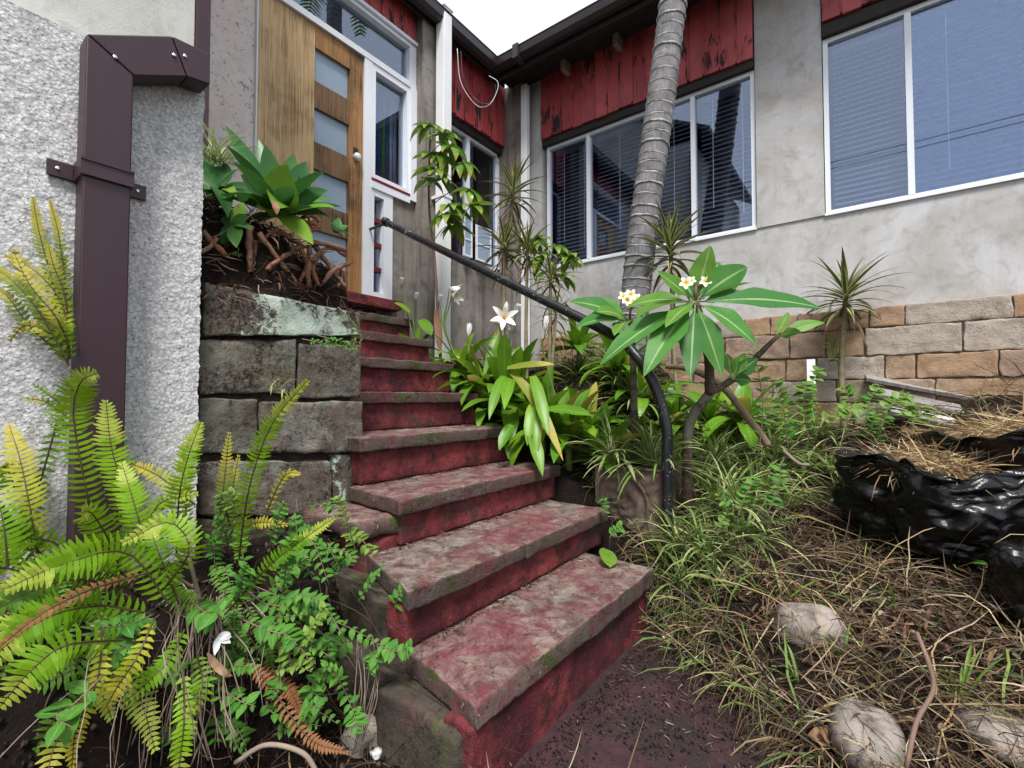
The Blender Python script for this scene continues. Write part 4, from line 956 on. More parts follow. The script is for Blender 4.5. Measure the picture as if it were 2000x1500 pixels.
ag2 = thing('agave', T2, 'dark green agave rosette against the roughcast wall edge, below the spider plant', 'agave', 'agaves on the stone pier')
for tip, Wd, mt, sag in [((358, 322, 1.95), 0.085, 'agave', 0.05), ((366, 368, 1.85), 0.07, 'agave', 0.15), ((362, 405, 1.85), 0.075, 'agave', 0.2), ((468, 330, 1.9), 0.085, 'agave', 0.1), ((405, 330, 2.05), 0.09, 'agave', 0.0), ((440, 318, 2.1), 0.09, 'agave', 0.0), ((462, 385, 1.85), 0.05, 'agave2', 0.2), ((503, 395, 1.9), 0.075, 'agave', 0.15), ((445, 425, 1.8), 0.085, 'agave', 0.3), ((388, 300, 2.1), 0.07, 'agave', 0.05), ((400, 440, 1.9), 0.07, 'agave', 0.2), ((520, 380, 2.05), 0.08, 'agave', 0.2)]:
    mb = MB(); t_ = P(*tip); mb.leaf(T2 + Vector((rnd.uniform(-1, 1), rnd.uniform(-1, 1), rnd.uniform(-1, 1))) * 0.015, t_, Wd * 1.02, sag, tuple((EYE - t_).normalized() + Vector((0, 0, 0.8))), AGAVE, 0.18, 14, 0.0, rnd.uniform(-0.5, 0.5)); mb.build('leaf', M[mt], ag2, True)
T3 = P(458, 440, 1.86)
ag3 = thing('agave', T3, 'small agave offset hanging lowest over the pier edge', 'agave', 'agaves on the stone pier')
for tip, Wd, mt, sag in [((462, 484, 1.8), 0.06, 'agave', 0.1), ((432, 478, 1.86), 0.055, 'agave', 0.1), ((486, 425, 1.85), 0.05, 'agave', 0.2), ((475, 395, 1.88), 0.055, 'agave2', 0.05), ((430, 428, 1.86), 0.04, 'agave', 0.15), ((492, 450, 1.84), 0.045, 'agave', 0.2), ((448, 410, 1.9), 0.05, 'agave', 0.1)]:
    mb = MB(); t_ = P(*tip); mb.leaf(T3, t_, Wd * 1.1, sag, tuple((EYE - t_).normalized() + Vector((0, 0, 0.6))), AGAVE, 0.2, 12, 0.0, rnd.uniform(-0.4, 0.4)); mb.build('leaf', M[mt], ag3, True)
T4 = P(655, 455, 2.2)
ag4 = thing('agave', T4, 'little agave seedling at the door end of the pier beside the terracotta', 'agave', 'agaves on the stone pier')
for tip, Wd, mt, sag in [((692, 464, 2.15), 0.05, 'agave', 0.2), ((680, 440, 2.25), 0.06, 'agave', 0.1), ((640, 430, 2.2), 0.05, 'agave', 0.1), ((672, 462, 2.1), 0.045, 'agave', 0.2), ((662, 425, 2.25), 0.05, 'agave', 0.0)]:
    mb = MB(); mb.leaf(T4, P(*tip), Wd, sag, (0.1, -0.4, 1), AGAVE, 0.26, 8); mb.build('leaf', M[mt], ag4, True)

SOILZ = lambda x, y: 1.42 + 0.40 * sst(1.915, 2.05, y + 0.03 * math.sin(x * 14)) * (0.62 + 0.38 * (1 - sst(0.8, 1.3, x)))
n = 900; q_ = np.array([(rnd.uniform(0.68, 1.32), rnd.uniform(1.90, 2.12), 0) for _ in range(n)]); q_[:, 2] = [SOILZ(x, y) + rnd.uniform(0, 0.03) for x, y, _ in q_]
dbc = np.array([(0.20, 0.11, 0.07), (0.09, 0.05, 0.035), (0.30, 0.22, 0.16), (0.05, 0.03, 0.025), (0.16, 0.07, 0.045)])
o = blades_np('leaf_litter', M['straw'], q_ - np.array([1.0, 1.95, 0]), nr.uniform(0, 6.28, n), nr.normal(-0.1, 0.5, n), nr.uniform(0.03, 0.13, n), nr.uniform(0.002, 0.008, n), nr.normal(0.6, 0.6, n), dbc[nr.randint(0, 5, n)], 3, pier); o['kind'] = 'stuff'

# ================================================================ broken terracotta breeze block
c0 = onY(590, 560, 1.96)
bb = thing('breeze_block', c0, 'broken orange terracotta lattice blocks on the pier below the agave', 'breeze block')
def lat(pts, r, Y=1.95, name='bar', jit=0.0):
    q = catmull([onY(x, y, Y + jit * (i % 2)) for i, (x, y) in enumerate(pts)], max(4, 4 * (len(pts) - 1)))
    q = [p + Vector((rnd.uniform(-1, 1), rnd.uniform(-1, 1), rnd.uniform(-1, 1))) * 0.0032 for p in q]
    mb = MB(); mb.tube(q, [r * rnd.uniform(0.66, 1.12) for _ in q], 6); mb.build(name, M['terracotta'], bb, True)
for pts, r, Y in [([(505, 455), (545, 508), (580, 555)], 0.011, 1.955), ([(588, 480), (545, 508), (520, 528)], 0.011, 1.94), ([(515, 465), (545, 452), (590, 478)], 0.008, 1.97), ([(610, 470), (650, 528), (676, 562)], 0.012, 1.95), ([(680, 515), (650, 530), (632, 552)], 0.012, 1.94), ([(605, 470), (648, 480), (678, 492)], 0.011, 1.93), ([(612, 512), (628, 490), (650, 486), (676, 500)], 0.010, 1.94),
                  ([(603, 478), (603, 520), (602, 562)], 0.012, 1.95), ([(590, 492), (600, 520), (585, 550)], 0.010, 1.96), ([(625, 500), (610, 525), (622, 558)], 0.010, 1.955), ([(488, 440), (486, 480), (490, 530)], 0.013, 1.97), ([(500, 470), (496, 505), (498, 530)], 0.010, 1.99), ([(395, 450), (420, 478), (440, 500)], 0.011, 1.96), ([(425, 465), (405, 485), (385, 495)], 0.010, 1.96), ([(520, 528), (545, 538), (560, 552)], 0.009, 1.99), ([(660, 560), (668, 540), (664, 520)], 0.008, 1.96), ([(598, 440), (604, 458), (605, 475)], 0.013, 1.94)]: lat(pts, r, Y)
mb = MB(); q = [onY(605 + 19 * math.cos(a), 436 + 15 * math.sin(a), 1.94) for a in [2 * math.pi * i / 16 for i in range(17)]]; mb.tube(q, 0.0085, 7); mb.build('ring', M['terracotta'], bb, True)
for a in range(3):
    aa = a * 1.05 + 0.3; lat([(605 + 18 * math.cos(aa), 436 + 14 * math.sin(aa)), (605 - 18 * math.cos(aa), 436 - 14 * math.sin(aa))], 0.006, 1.94)

# ================================================================ ferns
def PY(x, y, d): return P(x, y, d)
def fern(name, label, base, fr, mats, group, cat='fern'):
    t = thing('fern', P(*base), label, cat, group)
    for pts, hw, mt in fr:
        frond('frond', [P(*q) for q in pts], hw, t, M[mt])
    return t
A = 1.0
fr1 = [([(195, 1085, 1.32), (165, 940, 1.26), (143, 810, 1.24), (158, 745, 1.22), (190, 730, 1.2)], 0.046, 'fern'),
       ([(275, 1085, 1.32), (243, 970, 1.26), (217, 870, 1.25), (207, 782, 1.26)], 0.042, 'fern'),
       ([(300, 1130, 1.25), (275, 1030, 1.2), (255, 960, 1.2), (238, 905, 1.22)], 0.036, 'fern'),
       ([(345, 1080, 1.42), (350, 970, 1.36), (368, 890, 1.36), (392, 825, 1.38)], 0.038, 'fern'),
       ([(365, 1060, 1.45), (362, 960, 1.45), (356, 870, 1.48)], 0.022, 'fern_olive'),
       ([(465, 1105, 1.5), (485, 960, 1.42), (530, 830, 1.38), (602, 742, 1.36)], 0.033, 'fern'),
       ([(425, 1040, 1.55), (438, 940, 1.55), (448, 845, 1.57)], 0.024, 'fern_olive'), ([(460, 1040, 1.55), (455, 960, 1.56), (466, 890, 1.58)], 0.022, 'fern_olive'),
       ([(75, 1090, 1.24), (58, 990, 1.22), (40, 900, 1.24), (18, 830, 1.26)], 0.038, 'fern_yellow'),
       ([(15, 1110, 1.1), (8, 1030, 1.1), (-12, 940, 1.12)], 0.05, 'fern'),
       ([(440, 1200, 1.35), (520, 1110, 1.32), (590, 1055, 1.33), (652, 1012, 1.36)], 0.026, 'fern'),
       ([(270, 1075, 1.3), (310, 985, 1.36), (385, 965, 1.36)], 0.024, 'fern'), ([(380, 985, 1.4), (310, 930, 1.42), (255, 905, 1.44)], 0.026, 'fern_yellow'),
       ([(520, 1000, 1.6), (555, 930, 1.6), (585, 925, 1.6)], 0.018, 'fern_yellow'), ([(470, 1030, 1.6), (510, 1020, 1.55), (560, 1025, 1.55)], 0.022, 'fern_yellow'),
       ([(230, 1110, 1.35), (190, 1080, 1.3), (120, 1090, 1.25), (40, 1130, 1.2)], 0.05, 'fern'),
       ([(330, 1180, 1.2), (250, 1080, 1.15), (130, 1100, 1.05), (10, 1150, 1.0)], 0.05, 'fern'),
       ([(320, 1150, 1.2), (370, 1075, 1.15), (330, 1020, 1.15), (240, 1060, 1.1)], 0.035, 'fern'),
       ([(350, 1180, 1.25), (310, 1080, 1.2), (290, 1020, 1.22)], 0.036, 'fern'),
       ([(250, 1180, 1.2), (140, 1190, 1.05), (50, 1230, 0.98), (-30, 1300, 0.95)], 0.052, 'fern'),
       ([(300, 1200, 1.2), (170, 1180, 1.1), (60, 1210, 1.0), (-40, 1250, 0.95)], 0.04, 'fern'),
       ([(240, 1250, 1.1), (130, 1260, 1.0), (60, 1310, 0.95), (0, 1380, 0.93)], 0.045, 'fern'),
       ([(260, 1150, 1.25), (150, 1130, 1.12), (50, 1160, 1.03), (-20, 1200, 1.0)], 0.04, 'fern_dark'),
       ([(200, 1230, 1.1), (190, 1330, 1.05), (150, 1420, 1.03), (140, 1500, 1.03)], 0.024, 'fern_yellow'),
       ([(300, 1210, 1.15), (270, 1280, 1.08), (230, 1340, 1.06), (205, 1385, 1.06)], 0.026, 'fern_yellow'),
       ([(360, 1230, 1.2), (330, 1290, 1.13), (290, 1330, 1.1), (235, 1380, 1.1)], 0.028, 'fern'),
       ([(358, 1310, 1.15), (360, 1400, 1.1), (352, 1480, 1.08), (340, 1560, 1.08)], 0.026, 'fern'),
       ([(385, 1280, 1.25), (395, 1340, 1.2), (370, 1400, 1.18)], 0.03, 'fern'),
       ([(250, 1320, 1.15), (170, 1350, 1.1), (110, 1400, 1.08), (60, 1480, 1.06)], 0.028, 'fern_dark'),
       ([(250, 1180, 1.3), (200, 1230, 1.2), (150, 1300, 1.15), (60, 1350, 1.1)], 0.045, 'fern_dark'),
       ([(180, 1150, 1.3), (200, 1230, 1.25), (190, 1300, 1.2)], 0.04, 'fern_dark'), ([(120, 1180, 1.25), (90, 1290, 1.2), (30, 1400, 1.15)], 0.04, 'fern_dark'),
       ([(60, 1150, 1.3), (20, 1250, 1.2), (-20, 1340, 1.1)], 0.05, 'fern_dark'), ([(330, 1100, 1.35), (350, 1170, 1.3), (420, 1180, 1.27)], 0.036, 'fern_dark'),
       ([(60, 1400, 1.15), (30, 1450, 1.08), (-10, 1510, 1.03)], 0.035, 'fern'), ([(150, 1400, 1.15), (110, 1450, 1.08), (90, 1520, 1.03)], 0.03, 'fern_olive'), ([(40, 1340, 1.2), (10, 1400, 1.12), (-20, 1440, 1.08)], 0.04, 'fern_dark'), ([(110, 830, 1.3), (60, 1000, 1.27), (20, 1080, 1.24)], 0.03, 'fern_dark'),
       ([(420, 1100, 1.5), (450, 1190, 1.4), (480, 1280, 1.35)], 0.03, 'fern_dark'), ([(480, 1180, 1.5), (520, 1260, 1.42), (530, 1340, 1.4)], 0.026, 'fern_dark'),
       ([(450, 1280, 1.35), (520, 1330, 1.3), (600, 1440, 1.25), (680, 1470, 1.24)], 0.022, 'fern_dead'), ([(285, 1120, 1.15), (180, 1150, 1.05), (80, 1200, 0.97), (-20, 1280, 0.92)], 0.016, 'fern_dead'),
       ([(500, 1300, 1.38), (560, 1340, 1.3), (590, 1400, 1.28)], 0.022, 'fern_dead'), ([(120, 1340, 1.15), (80, 1420, 1.1), (20, 1500, 1.05)], 0.03, 'fern_olive')]
for i in range(20):
    bx, by = rnd.uniform(60, 290), rnd.uniform(1090, 1250); a = rnd.choice([rnd.uniform(2.2, 4.6), rnd.uniform(1.7, 3.6), rnd.uniform(0.6, 1.9)]); l = rnd.uniform(150, 290); d0 = rnd.uniform(1.22, 1.4)
    ex, ey = math.cos(a) * l, math.sin(a) * l * 0.9 + (40 if a > 3.2 else 0)
    fr1.append(([(bx, by, d0), (bx + ex * 0.35, by + ey * 0.3 - 35, d0 - 0.06), (bx + ex * 0.75, by + ey * 0.7 - 30, d0 - 0.13), (bx + ex, by + ey + 15, d0 - 0.17)], rnd.uniform(0.026, 0.042), rnd.choice(['fern', 'fern', 'fern', 'fern_dark', 'fern_dark', 'fern_olive'])))
fern('fern', 'big bright green sword fern filling the bottom left corner', (250, 1110, 1.36), fr1, None, 'sword ferns')
fr2 = [([(135, 715, 1.3), (95, 640, 1.28), (45, 540, 1.28), (12, 432, 1.3)], 0.020, 'fern_olive'), ([(135, 700, 1.3), (105, 560, 1.3), (78, 460, 1.3), (64, 385, 1.3)], 0.018, 'fern_olive'), ([(136, 690, 1.31), (128, 560, 1.31), (115, 460, 1.31), (98, 392, 1.31)], 0.016, 'fern_olive'),
       ([(130, 700, 1.28), (70, 600, 1.24), (20, 545, 1.22), (-20, 520, 1.22)], 0.022, 'fern_olive'), ([(134, 660, 1.3), (120, 590, 1.3), (70, 530, 1.28), (10, 500, 1.26)], 0.022, 'fern_yellow'), ([(135, 680, 1.3), (110, 620, 1.26), (60, 560, 1.24), (30, 500, 1.24)], 0.022, 'fern_yellow'),
       ([(130, 690, 1.3), (95, 650, 1.26), (50, 635, 1.24), (20, 665, 1.24)], 0.018, 'fern_yellow'), ([(136, 640, 1.31), (125, 570, 1.3), (105, 520, 1.29), (95, 480, 1.29)], 0.02, 'fern_olive'), ([(130, 700, 1.3), (60, 640, 1.26), (20, 585, 1.24), (-10, 560, 1.24)], 0.018, 'fern_olive'), ([(134, 710, 1.3), (112, 660, 1.28), (84, 630, 1.27), (110, 600, 1.27)], 0.02, 'fern_olive'),
       ([(137, 600, 1.32), (125, 540, 1.32), (122, 500, 1.32)], 0.016, 'fern_dark'), ([(137, 700, 1.3), (128, 650, 1.28), (118, 620, 1.28)], 0.024, 'fern')]
fern('fern', 'olive yellow fern growing from the roughcast wall behind the brown downpipe', (136, 712, 1.33), fr2, None, 'sword ferns')
fr3 = [([(135, 800, 1.3), (100, 775, 1.28), (65, 750, 1.27)], 0.014, 'fern_dark'), ([(132, 815, 1.3), (90, 785, 1.28), (45, 778, 1.27)], 0.014, 'fern_olive'), ([(135, 830, 1.3), (110, 820, 1.28), (88, 800, 1.28)], 0.014, 'fern_dark'), ([(130, 850, 1.3), (110, 840, 1.29), (92, 822, 1.29)], 0.010, 'fern_dark')]
fern('fern', 'little dark fern sprig left of the downpipe, below the wall fern', (136, 830, 1.32), fr3, None, 'sword ferns')

# ================================================================ spider plants
sp_me = []
for i in range(6):
    mb = MB(); mb.blade((0, 0, 0), (1, 0, 0), 1.0, 0.05, rnd.uniform(0.9, 2.2), STRAP, 0.35, 8, rnd.uniform(-0.2, 0.2)); sp_me.append(mb)
SPM = [mb.mesh('spider_leaf', M['spider'], smooth=True) for mb in sp_me]; SPV = [mb.mesh('spider_leaf_pale', M['spider_var'], smooth=True) for mb in sp_me]
def spider(pos, label, n, L, meshes, lo=0.15, hi=1.35, lean=Vector((0, 0, 0)), W=1.0):
    t = thing('spider_plant', pos, label, 'spider plant', 'spider plants'); pos = Vector(pos)
    for i in range(n):
        az = rnd.uniform(0, 6.283); el = lo + (hi - lo) * rnd.random() ** 0.8
        d = Vector((math.cos(az) * math.cos(el), math.sin(az) * math.cos(el), math.sin(el))) + lean
        s = L * rnd.uniform(0.6, 1.15)
        inst(rnd.choice(meshes), 'leaf', t, pos + Vector((rnd.uniform(-1, 1), rnd.uniform(-1, 1), 0)) * 0.03, d, (0, 0, 1), (s, s * W * rnd.uniform(0.8, 1.2), s))
    return t
def sp_at(x, y, d, *a, **k): return spider(P(x, y, d), *a, **k)
sp_at(425, 318, 2.05, 'pale variegated spider plant at the top left of the pier', 60, 0.19, SPV, W=0.75)
sp_at(540, 762, 1.83, 'tiny spider plantlet growing from a joint of the pier', 18, 0.13, SPV, lo=-0.2, hi=1.2, lean=Vector((0, -0.4, 0)), W=0.6)

# ================================================================ frangipani
B0 = Vector((2.66, 0.80, gz(2.66, 0.80)))
fg = thing('frangipani', B0, 'frangipani with big paddle leaves and white flowers by the handrail post', 'frangipani')
def limb(pts, r, name='branch', mat='bark'):
    q = catmull(pts, 8 * (len(pts) - 1)); rr_ = np.interp(np.linspace(0, 1, len(q)), np.linspace(0, 1, len(r)), r)
    mb = MB(); mb.tube([p + Vector((rnd.uniform(-1, 1), rnd.uniform(-1, 1), 0)) * 0.0015 for p in q], list(rr_), 10); return mb.build(name, M[mat], fg, True)
limb([B0, P(1345, 840, 2.55), P(1388, 765, 2.5)], [0.03, 0.026, 0.026], 'trunk')
limb([P(1386, 770, 2.5), P(1384, 700, 2.47), P(1372, 640, 2.43), P(1358, 590, 2.4)], [0.026, 0.024, 0.023, 0.02])
limb([P(1386, 768, 2.5), P(1440, 735, 2.5), P(1490, 685, 2.5), P(1520, 655, 2.52)], [0.020, 0.017, 0.014, 0.010])
limb([P(1240, 900, 2.75), P(1238, 760, 2.72), P(1236, 690, 2.7), P(1232, 625, 2.66)], [0.022, 0.02, 0.018, 0.016])
limb([P(1500, 870, 2.75), P(1470, 828, 2.75), P(1410, 755, 2.8), P(1350, 722, 2.85), P(1300, 715, 2.9)], [0.022, 0.021, 0.02, 0.019, 0.015], 'branch', 'bark_pale')
C1, C2 = P(1358, 588, 2.40), P(1230, 625, 2.66)
def fl_(c, tip, Wd, mt='frang', sag=0.06, up=(0, 0, 1), fold=0.16):
    c = Vector(c); t = P(*tip); b = c.lerp(t, 0.10)
    mb = MB(); mb.leaf(b, t, Wd * 1.08, sag, up, FRANG, fold + rnd.uniform(-0.1, 0.15), 14, 0.022, rnd.uniform(-0.25, 0.25)); lf = mb.build('leaf', M[mt], fg, True)
    q = MB(); q.tube([c, b, b.lerp(t, 0.06)], [0.005, 0.004, 0.003], 6); q.build('leaf_stalk', M['stem_green'], lf)
vw = tuple((EYE - C1).normalized())
vw2 = tuple((EYE - C1).normalized() * 0.7 + Vector((0, 0, 0.7)))
for tip, Wd, mt, sag, up in [((1172, 712, 2.25), 0.165, 'frang', 0.10, vw2), ((1258, 735, 2.15), 0.155, 'frang', 0.10, vw2), ((1348, 740, 2.2), 0.125, 'frang', 0.06, vw), ((1410, 735, 2.3), 0.12, 'frang', 0.10, vw),
                            ((1478, 675, 2.3), 0.12, 'frang', 0.14, vw2), ((1605, 602, 2.35), 0.15, 'frang', 0.10, vw2), ((1500, 596, 2.55), 0.15, 'frang', 0.16, vw2), ((1460, 522, 2.6), 0.16, 'frang', 0.05, vw), ((1388, 480, 2.35), 0.125, 'frang2', 0.02, vw),
                            ((1284, 530, 2.35), 0.10, 'frang2', 0.0, vw2), ((1225, 600, 2.5), 0.12, 'frang2', 0.16, vw2), ((1240, 622, 2.3), 0.12, 'frang2', 0.14, (0, 0, 1)), ((1470, 552, 2.5), 0.08, 'frang2', 0.05, (0.3, 0, 1)), ((1405, 512, 2.75), 0.13, 'frang', 0.02, vw), ((1335, 545, 2.7), 0.11, 'frang', 0.0, vw), ((1300, 640, 2.2), 0.10, 'frang2', 0.10, vw2)]:
    fl_(C1, tip, Wd, mt, sag, up)
for tip, Wd, mt, sag, up in [((1112, 590, 2.6), 0.12, 'frang', 0.14, vw2), ((1125, 640, 2.45), 0.13, 'frang', 0.14, vw2), ((1150, 585, 2.8), 0.12, 'frang', 0.12, vw2), ((1300, 590, 2.75), 0.11, 'frang2', 0.12, (0, 0, 1)), ((1290, 660, 2.55), 0.11, 'frang2', 0.1, vw2), ((1200, 655, 2.4), 0.10, 'frang2', 0.1, vw2), ((1165, 610, 2.5), 0.12, 'frang2', 0.16, vw2)]:
    fl_(C2, tip, Wd, mt, sag, up)
C3 = P(1515, 658, 2.52)
for tip, Wd, mt, sag in [((1610, 630, 2.5), 0.075, 'frang2', 0.1), ((1565, 650, 2.4), 0.07, 'frang2', 0.12), ((1540, 610, 2.6), 0.06, 'frang2', 0.0)]: fl_(C3, tip, Wd, mt, sag, vw2)
C4 = P(1430, 740, 2.46)
for tip, Wd, mt, sag in [((1455, 690, 2.45), 0.08, 'frang2', 0.05), ((1480, 700, 2.44), 0.085, 'frang', 0.05), ((1420, 690, 2.46), 0.06, 'frang2', 0.02), ((1468, 745, 2.42), 0.07, 'frang', 0.1)]: fl_(C4, tip, Wd, mt, sag, vw)
fl_me = MB()
for i in range(5):
    a = 2 * math.pi * i / 5; d = Vector((math.cos(a), math.sin(a), 0)); d2 = Vector((math.cos(a + 0.5), math.sin(a + 0.5), 0))
    fl_me.leaf(d * 0.006, d2 * 0.04 + Vector((0, 0, 0.008)), 0.026, 0.06, (0, 0, 1), lambda t: max(0.1, math.sin(math.pi * min(1, (0.15 + 0.80 * t))) ** 0.6), 0.25, 6)
k_ = NT('frangipani_petal'); u, v, _ = k_.xyz(k_.tc('UV'))
M['petal_fr'] = k_.done(k_.mix(k_.mask(v, 0.15, 0.55), (0.82, 0.55, 0.05), (0.86, 0.85, 0.80)), 0.5, None, 0.3, None, 0.2)
FLW = fl_me.mesh('frangipani_flower', M['petal_fr'], smooth=True)
for x, y, d, s in [(1340, 553, 2.32, 1.0), (1378, 550, 2.36, 0.9), (1350, 548, 2.36, 0.7), (1218, 580, 2.62, 1.0), (1232, 576, 2.6, 1.0), (1242, 584, 2.62, 0.95), (1226, 588, 2.6, 0.95), (1236, 590, 2.58, 0.8)]:
    p = P(x, y, d); n = (EYE - p).normalized() + Vector((rnd.uniform(-.5, .5), rnd.uniform(-.5, .5), 0.5)); n.normalize()
    inst(FLW, 'flower', fg, p, n.orthogonal(), n, s * 0.85)
mb = MB()
for c, e, sp_ in ((C1, (1360, 545, 2.38), 20), (C2, (1232, 590, 2.64), 10)):
    e_ = P(*e); mb.tube([c, c.lerp(e_, 0.7)], 0.008, 6)
    for i in range(9): mb.tube([c.lerp(e_, 0.6), P(e[0] + rnd.uniform(-sp_, sp_), e[1] + rnd.uniform(-6, 16), e[2] + rnd.uniform(-.03, .03))], [0.004, 0.0035], 5)
mb.build('flower_stalk', M['stem'], fg, True)

# ================================================================ dracaenas
dr_me = []
for i in range(7):
    mb = MB(); mb.blade((0, 0, 0), (1, 0, 0), 1.0, 0.085, 0.25 + 0.27 * i, lambda t: max(0.03, (0.6 + 0.4 * min(1, t * 4)) * min(1, (1 - t) * 1.7) ** 0.9), 0.3, 8); dr_me.append(mb.mesh('dracaena_leaf', M['dracaena'], smooth=True))
DEAD = []
for i in range(2):
    mb = MB(); mb.blade((0, 0, 0), (1, 0, 0), 1.0, 0.07, 1.3, LANCE, 0.5, 7, 0.3); DEAD.append(mb.mesh('dead_dracaena_leaf', M['dead_leaf'], smooth=True))
def dracaena(foot, crown, label, n, L, tall, dead=4, r=0.014, W=1.0):
    foot, crown = Vector(foot), Vector(crown)
    t = thing('dracaena', foot, label, 'dracaena', 'variegated dracaenas')
    mid = foot.lerp(crown, 0.5) + Vector((rnd.uniform(-1, 1), rnd.uniform(-1, 1), 0)) * 0.03
    ax = (crown - mid).normalized(); top = crown + ax * tall
    q = catmull([foot, mid, crown, top], 18); mb = MB(); mb.tube(q, [r * (1.15 - 0.5 * i / 18) * (1 + 0.06 * math.sin(i * 2.4)) for i in range(19)], 8); mb.build('stem', M['drac_stem'], t, True)
    for i in range(n):
        f = i / (n - 1); az = i * 2.39996 + rnd.uniform(-0.25, 0.25); el = -0.25 + 1.6 * f ** 1.3 + rnd.uniform(-0.12, 0.12)
        d = Vector((math.cos(az) * math.cos(el), math.sin(az) * math.cos(el), math.sin(el)))
        s = L * (0.85 + 0.25 * math.sin(math.pi * f)) * rnd.uniform(0.85, 1.12) * (0.75 if f > 0.9 else 1)
        inst(dr_me[max(0, min(6, int(5.5 - 5 * f + rnd.uniform(-1, 1.5))))], 'leaf', t, crown.lerp(top, f), d, (0, 0, 1), (s, s * W * 1.45, s))
    for i in range(dead):
        az = rnd.uniform(0, 6.28); inst(rnd.choice(DEAD), 'dead_leaf', t, crown - ax * 0.02 * i, (math.cos(az) * 0.8, math.sin(az) * 0.8, -0.6), (0, 0, 1), L * rnd.uniform(0.6, 1.0))
    return t
def foot_of(p, dx=0, dy=0): return Vector((p.x + dx, p.y + dy, gz(p.x + dx, p.y + dy) - 0.03))
c = P(1650, 605, 3.55); dracaena(foot_of(c, 0.02, 0.02), c, 'dracaena with spiky striped crown in front of the sandstone base', 46, 0.36, 0.16, 6, 0.02, 0.85)
c = P(1000, 400, 3.9); dracaena(foot_of(P(960, 640, 3.85)), c, 'tallest dracaena on a thin bare stem before the corner downpipe', 40, 0.30, 0.20, 7, 0.017, 0.75)
c = P(985, 498, 3.8); dracaena(foot_of(P(975, 660, 3.75)), c, 'brownish dracaena crown below the tallest one, left of the corner downpipe', 34, 0.30, 0.12, 8, 0.015, 0.75)
c = P(1030, 505, 3.75); dracaena(foot_of(P(1030, 670, 3.7)), c, 'dracaena crown in front of the foot of the corner downpipe', 34, 0.28, 0.12, 7, 0.015, 0.75)
c = P(1310, 520, 3.75); dracaena(foot_of(P(1330, 700, 3.7)), c, 'dracaena with yellow striped leaves close right of the palm trunk', 48, 0.36, 0.24, 7, 0.016, 0.9)
c = P(1075, 560, 3.6); dracaena(foot_of(P(1070, 690, 3.6)), c, 'bushy dracaena just above the middle of the handrail', 34, 0.25, 0.1, 8, 0.014, 0.7)
c = P(1085, 625, 3.3); dracaena(foot_of(P(1080, 720, 3.3)), c, 'low ochre dracaena under the handrail near the white buds', 26, 0.2, 0.08, 9, 0.012, 0.7)

# ================================================================ umbrella trees
um_me = []
for i in range(3):
    mb = MB(); mb.blade((0, 0, 0), (1, 0, 0), 1.0, 0.36, 0.5 + 0.6 * i, lambda t: max(0.04, math.sin(math.pi * min(1, t * 0.93 + 0.07) ** 0.8) ** 0.9), 0.25, 7); um_me.append(mb.mesh('umbrella_leaf', M['umbrella'], smooth=True))
def umbrella(label, trunk, whorls, L, r=0.012):
    q = [Vector(p) for p in trunk]; t = thing('umbrella_tree', q[0], label, 'umbrella tree', 'umbrella trees'); pts = catmull(q, 20)
    mb = MB(); mb.tube(pts, [r * (1.2 - 0.6 * i / 20) for i in range(21)], 7); mb.build('stem', M['stem'], t, True)
    for w_ in whorls:
        c = P(*w_[:3]); n = w_[3] if len(w_) > 3 else 7
        near = min(pts, key=lambda p: (p - c).length + max(0, p.z - c.z) * 2)
        mb = MB(); mid = near.lerp(c, 0.5) + Vector((0, 0, 0.05)); mb.tube(catmull([near, mid, c], 8), 0.004, 5); mb.build('leaf_stalk', M['stem_green'], t, True)
        out = (c - near); out.z = 0; out = out.normalized() if out.length > 0.01 else Vector((1, 0, 0)); a0 = math.atan2(out.y, out.x)
        for i in range(n):
            a = a0 + (i - (n - 1) / 2) * (5.0 / n); e = rnd.uniform(-0.75, 0.1)
            inst(rnd.choice(um_me), 'leaflet', t, c, (math.cos(a) * math.cos(e), math.sin(a) * math.cos(e), math.sin(e)), (0, 0, 1), L * rnd.uniform(0.75, 1.1))
b = P(862, 640, 4.0); b.z = 1.3
umbrella('slender umbrella tree climbing beside the white downpipe nearest the door', [b, P(850, 520, 4.0), P(838, 400, 4.0), P(840, 260, 3.98)],
         [(838, 245, 3.95, 7), (862, 262, 3.9, 7), (880, 285, 3.85, 6), (840, 300, 3.9, 6), (850, 330, 3.85, 7), (865, 350, 3.85, 6), (905, 318, 3.8, 6), (915, 370, 3.75, 7), (925, 400, 3.7, 6), (880, 400, 3.7, 8), (870, 420, 3.68, 8), (890, 440, 3.7, 7), (835, 350, 3.95, 5), (858, 300, 3.9, 6)], 0.21)
b = P(1080, 640, 3.9); b.z = gz(b.x, b.y)
umbrella('umbrella tree with glossy leaves below the blinds, right of the corner', [b, P(1075, 560, 3.9), P(1078, 500, 3.85)],
         [(1050, 465, 3.85, 7), (1085, 480, 3.8, 8), (1110, 500, 3.8, 8), (1060, 500, 3.75, 7), (1100, 540, 3.75, 7), (1070, 530, 3.7, 6), (1040, 470, 3.9, 6)], 0.2, 0.009)
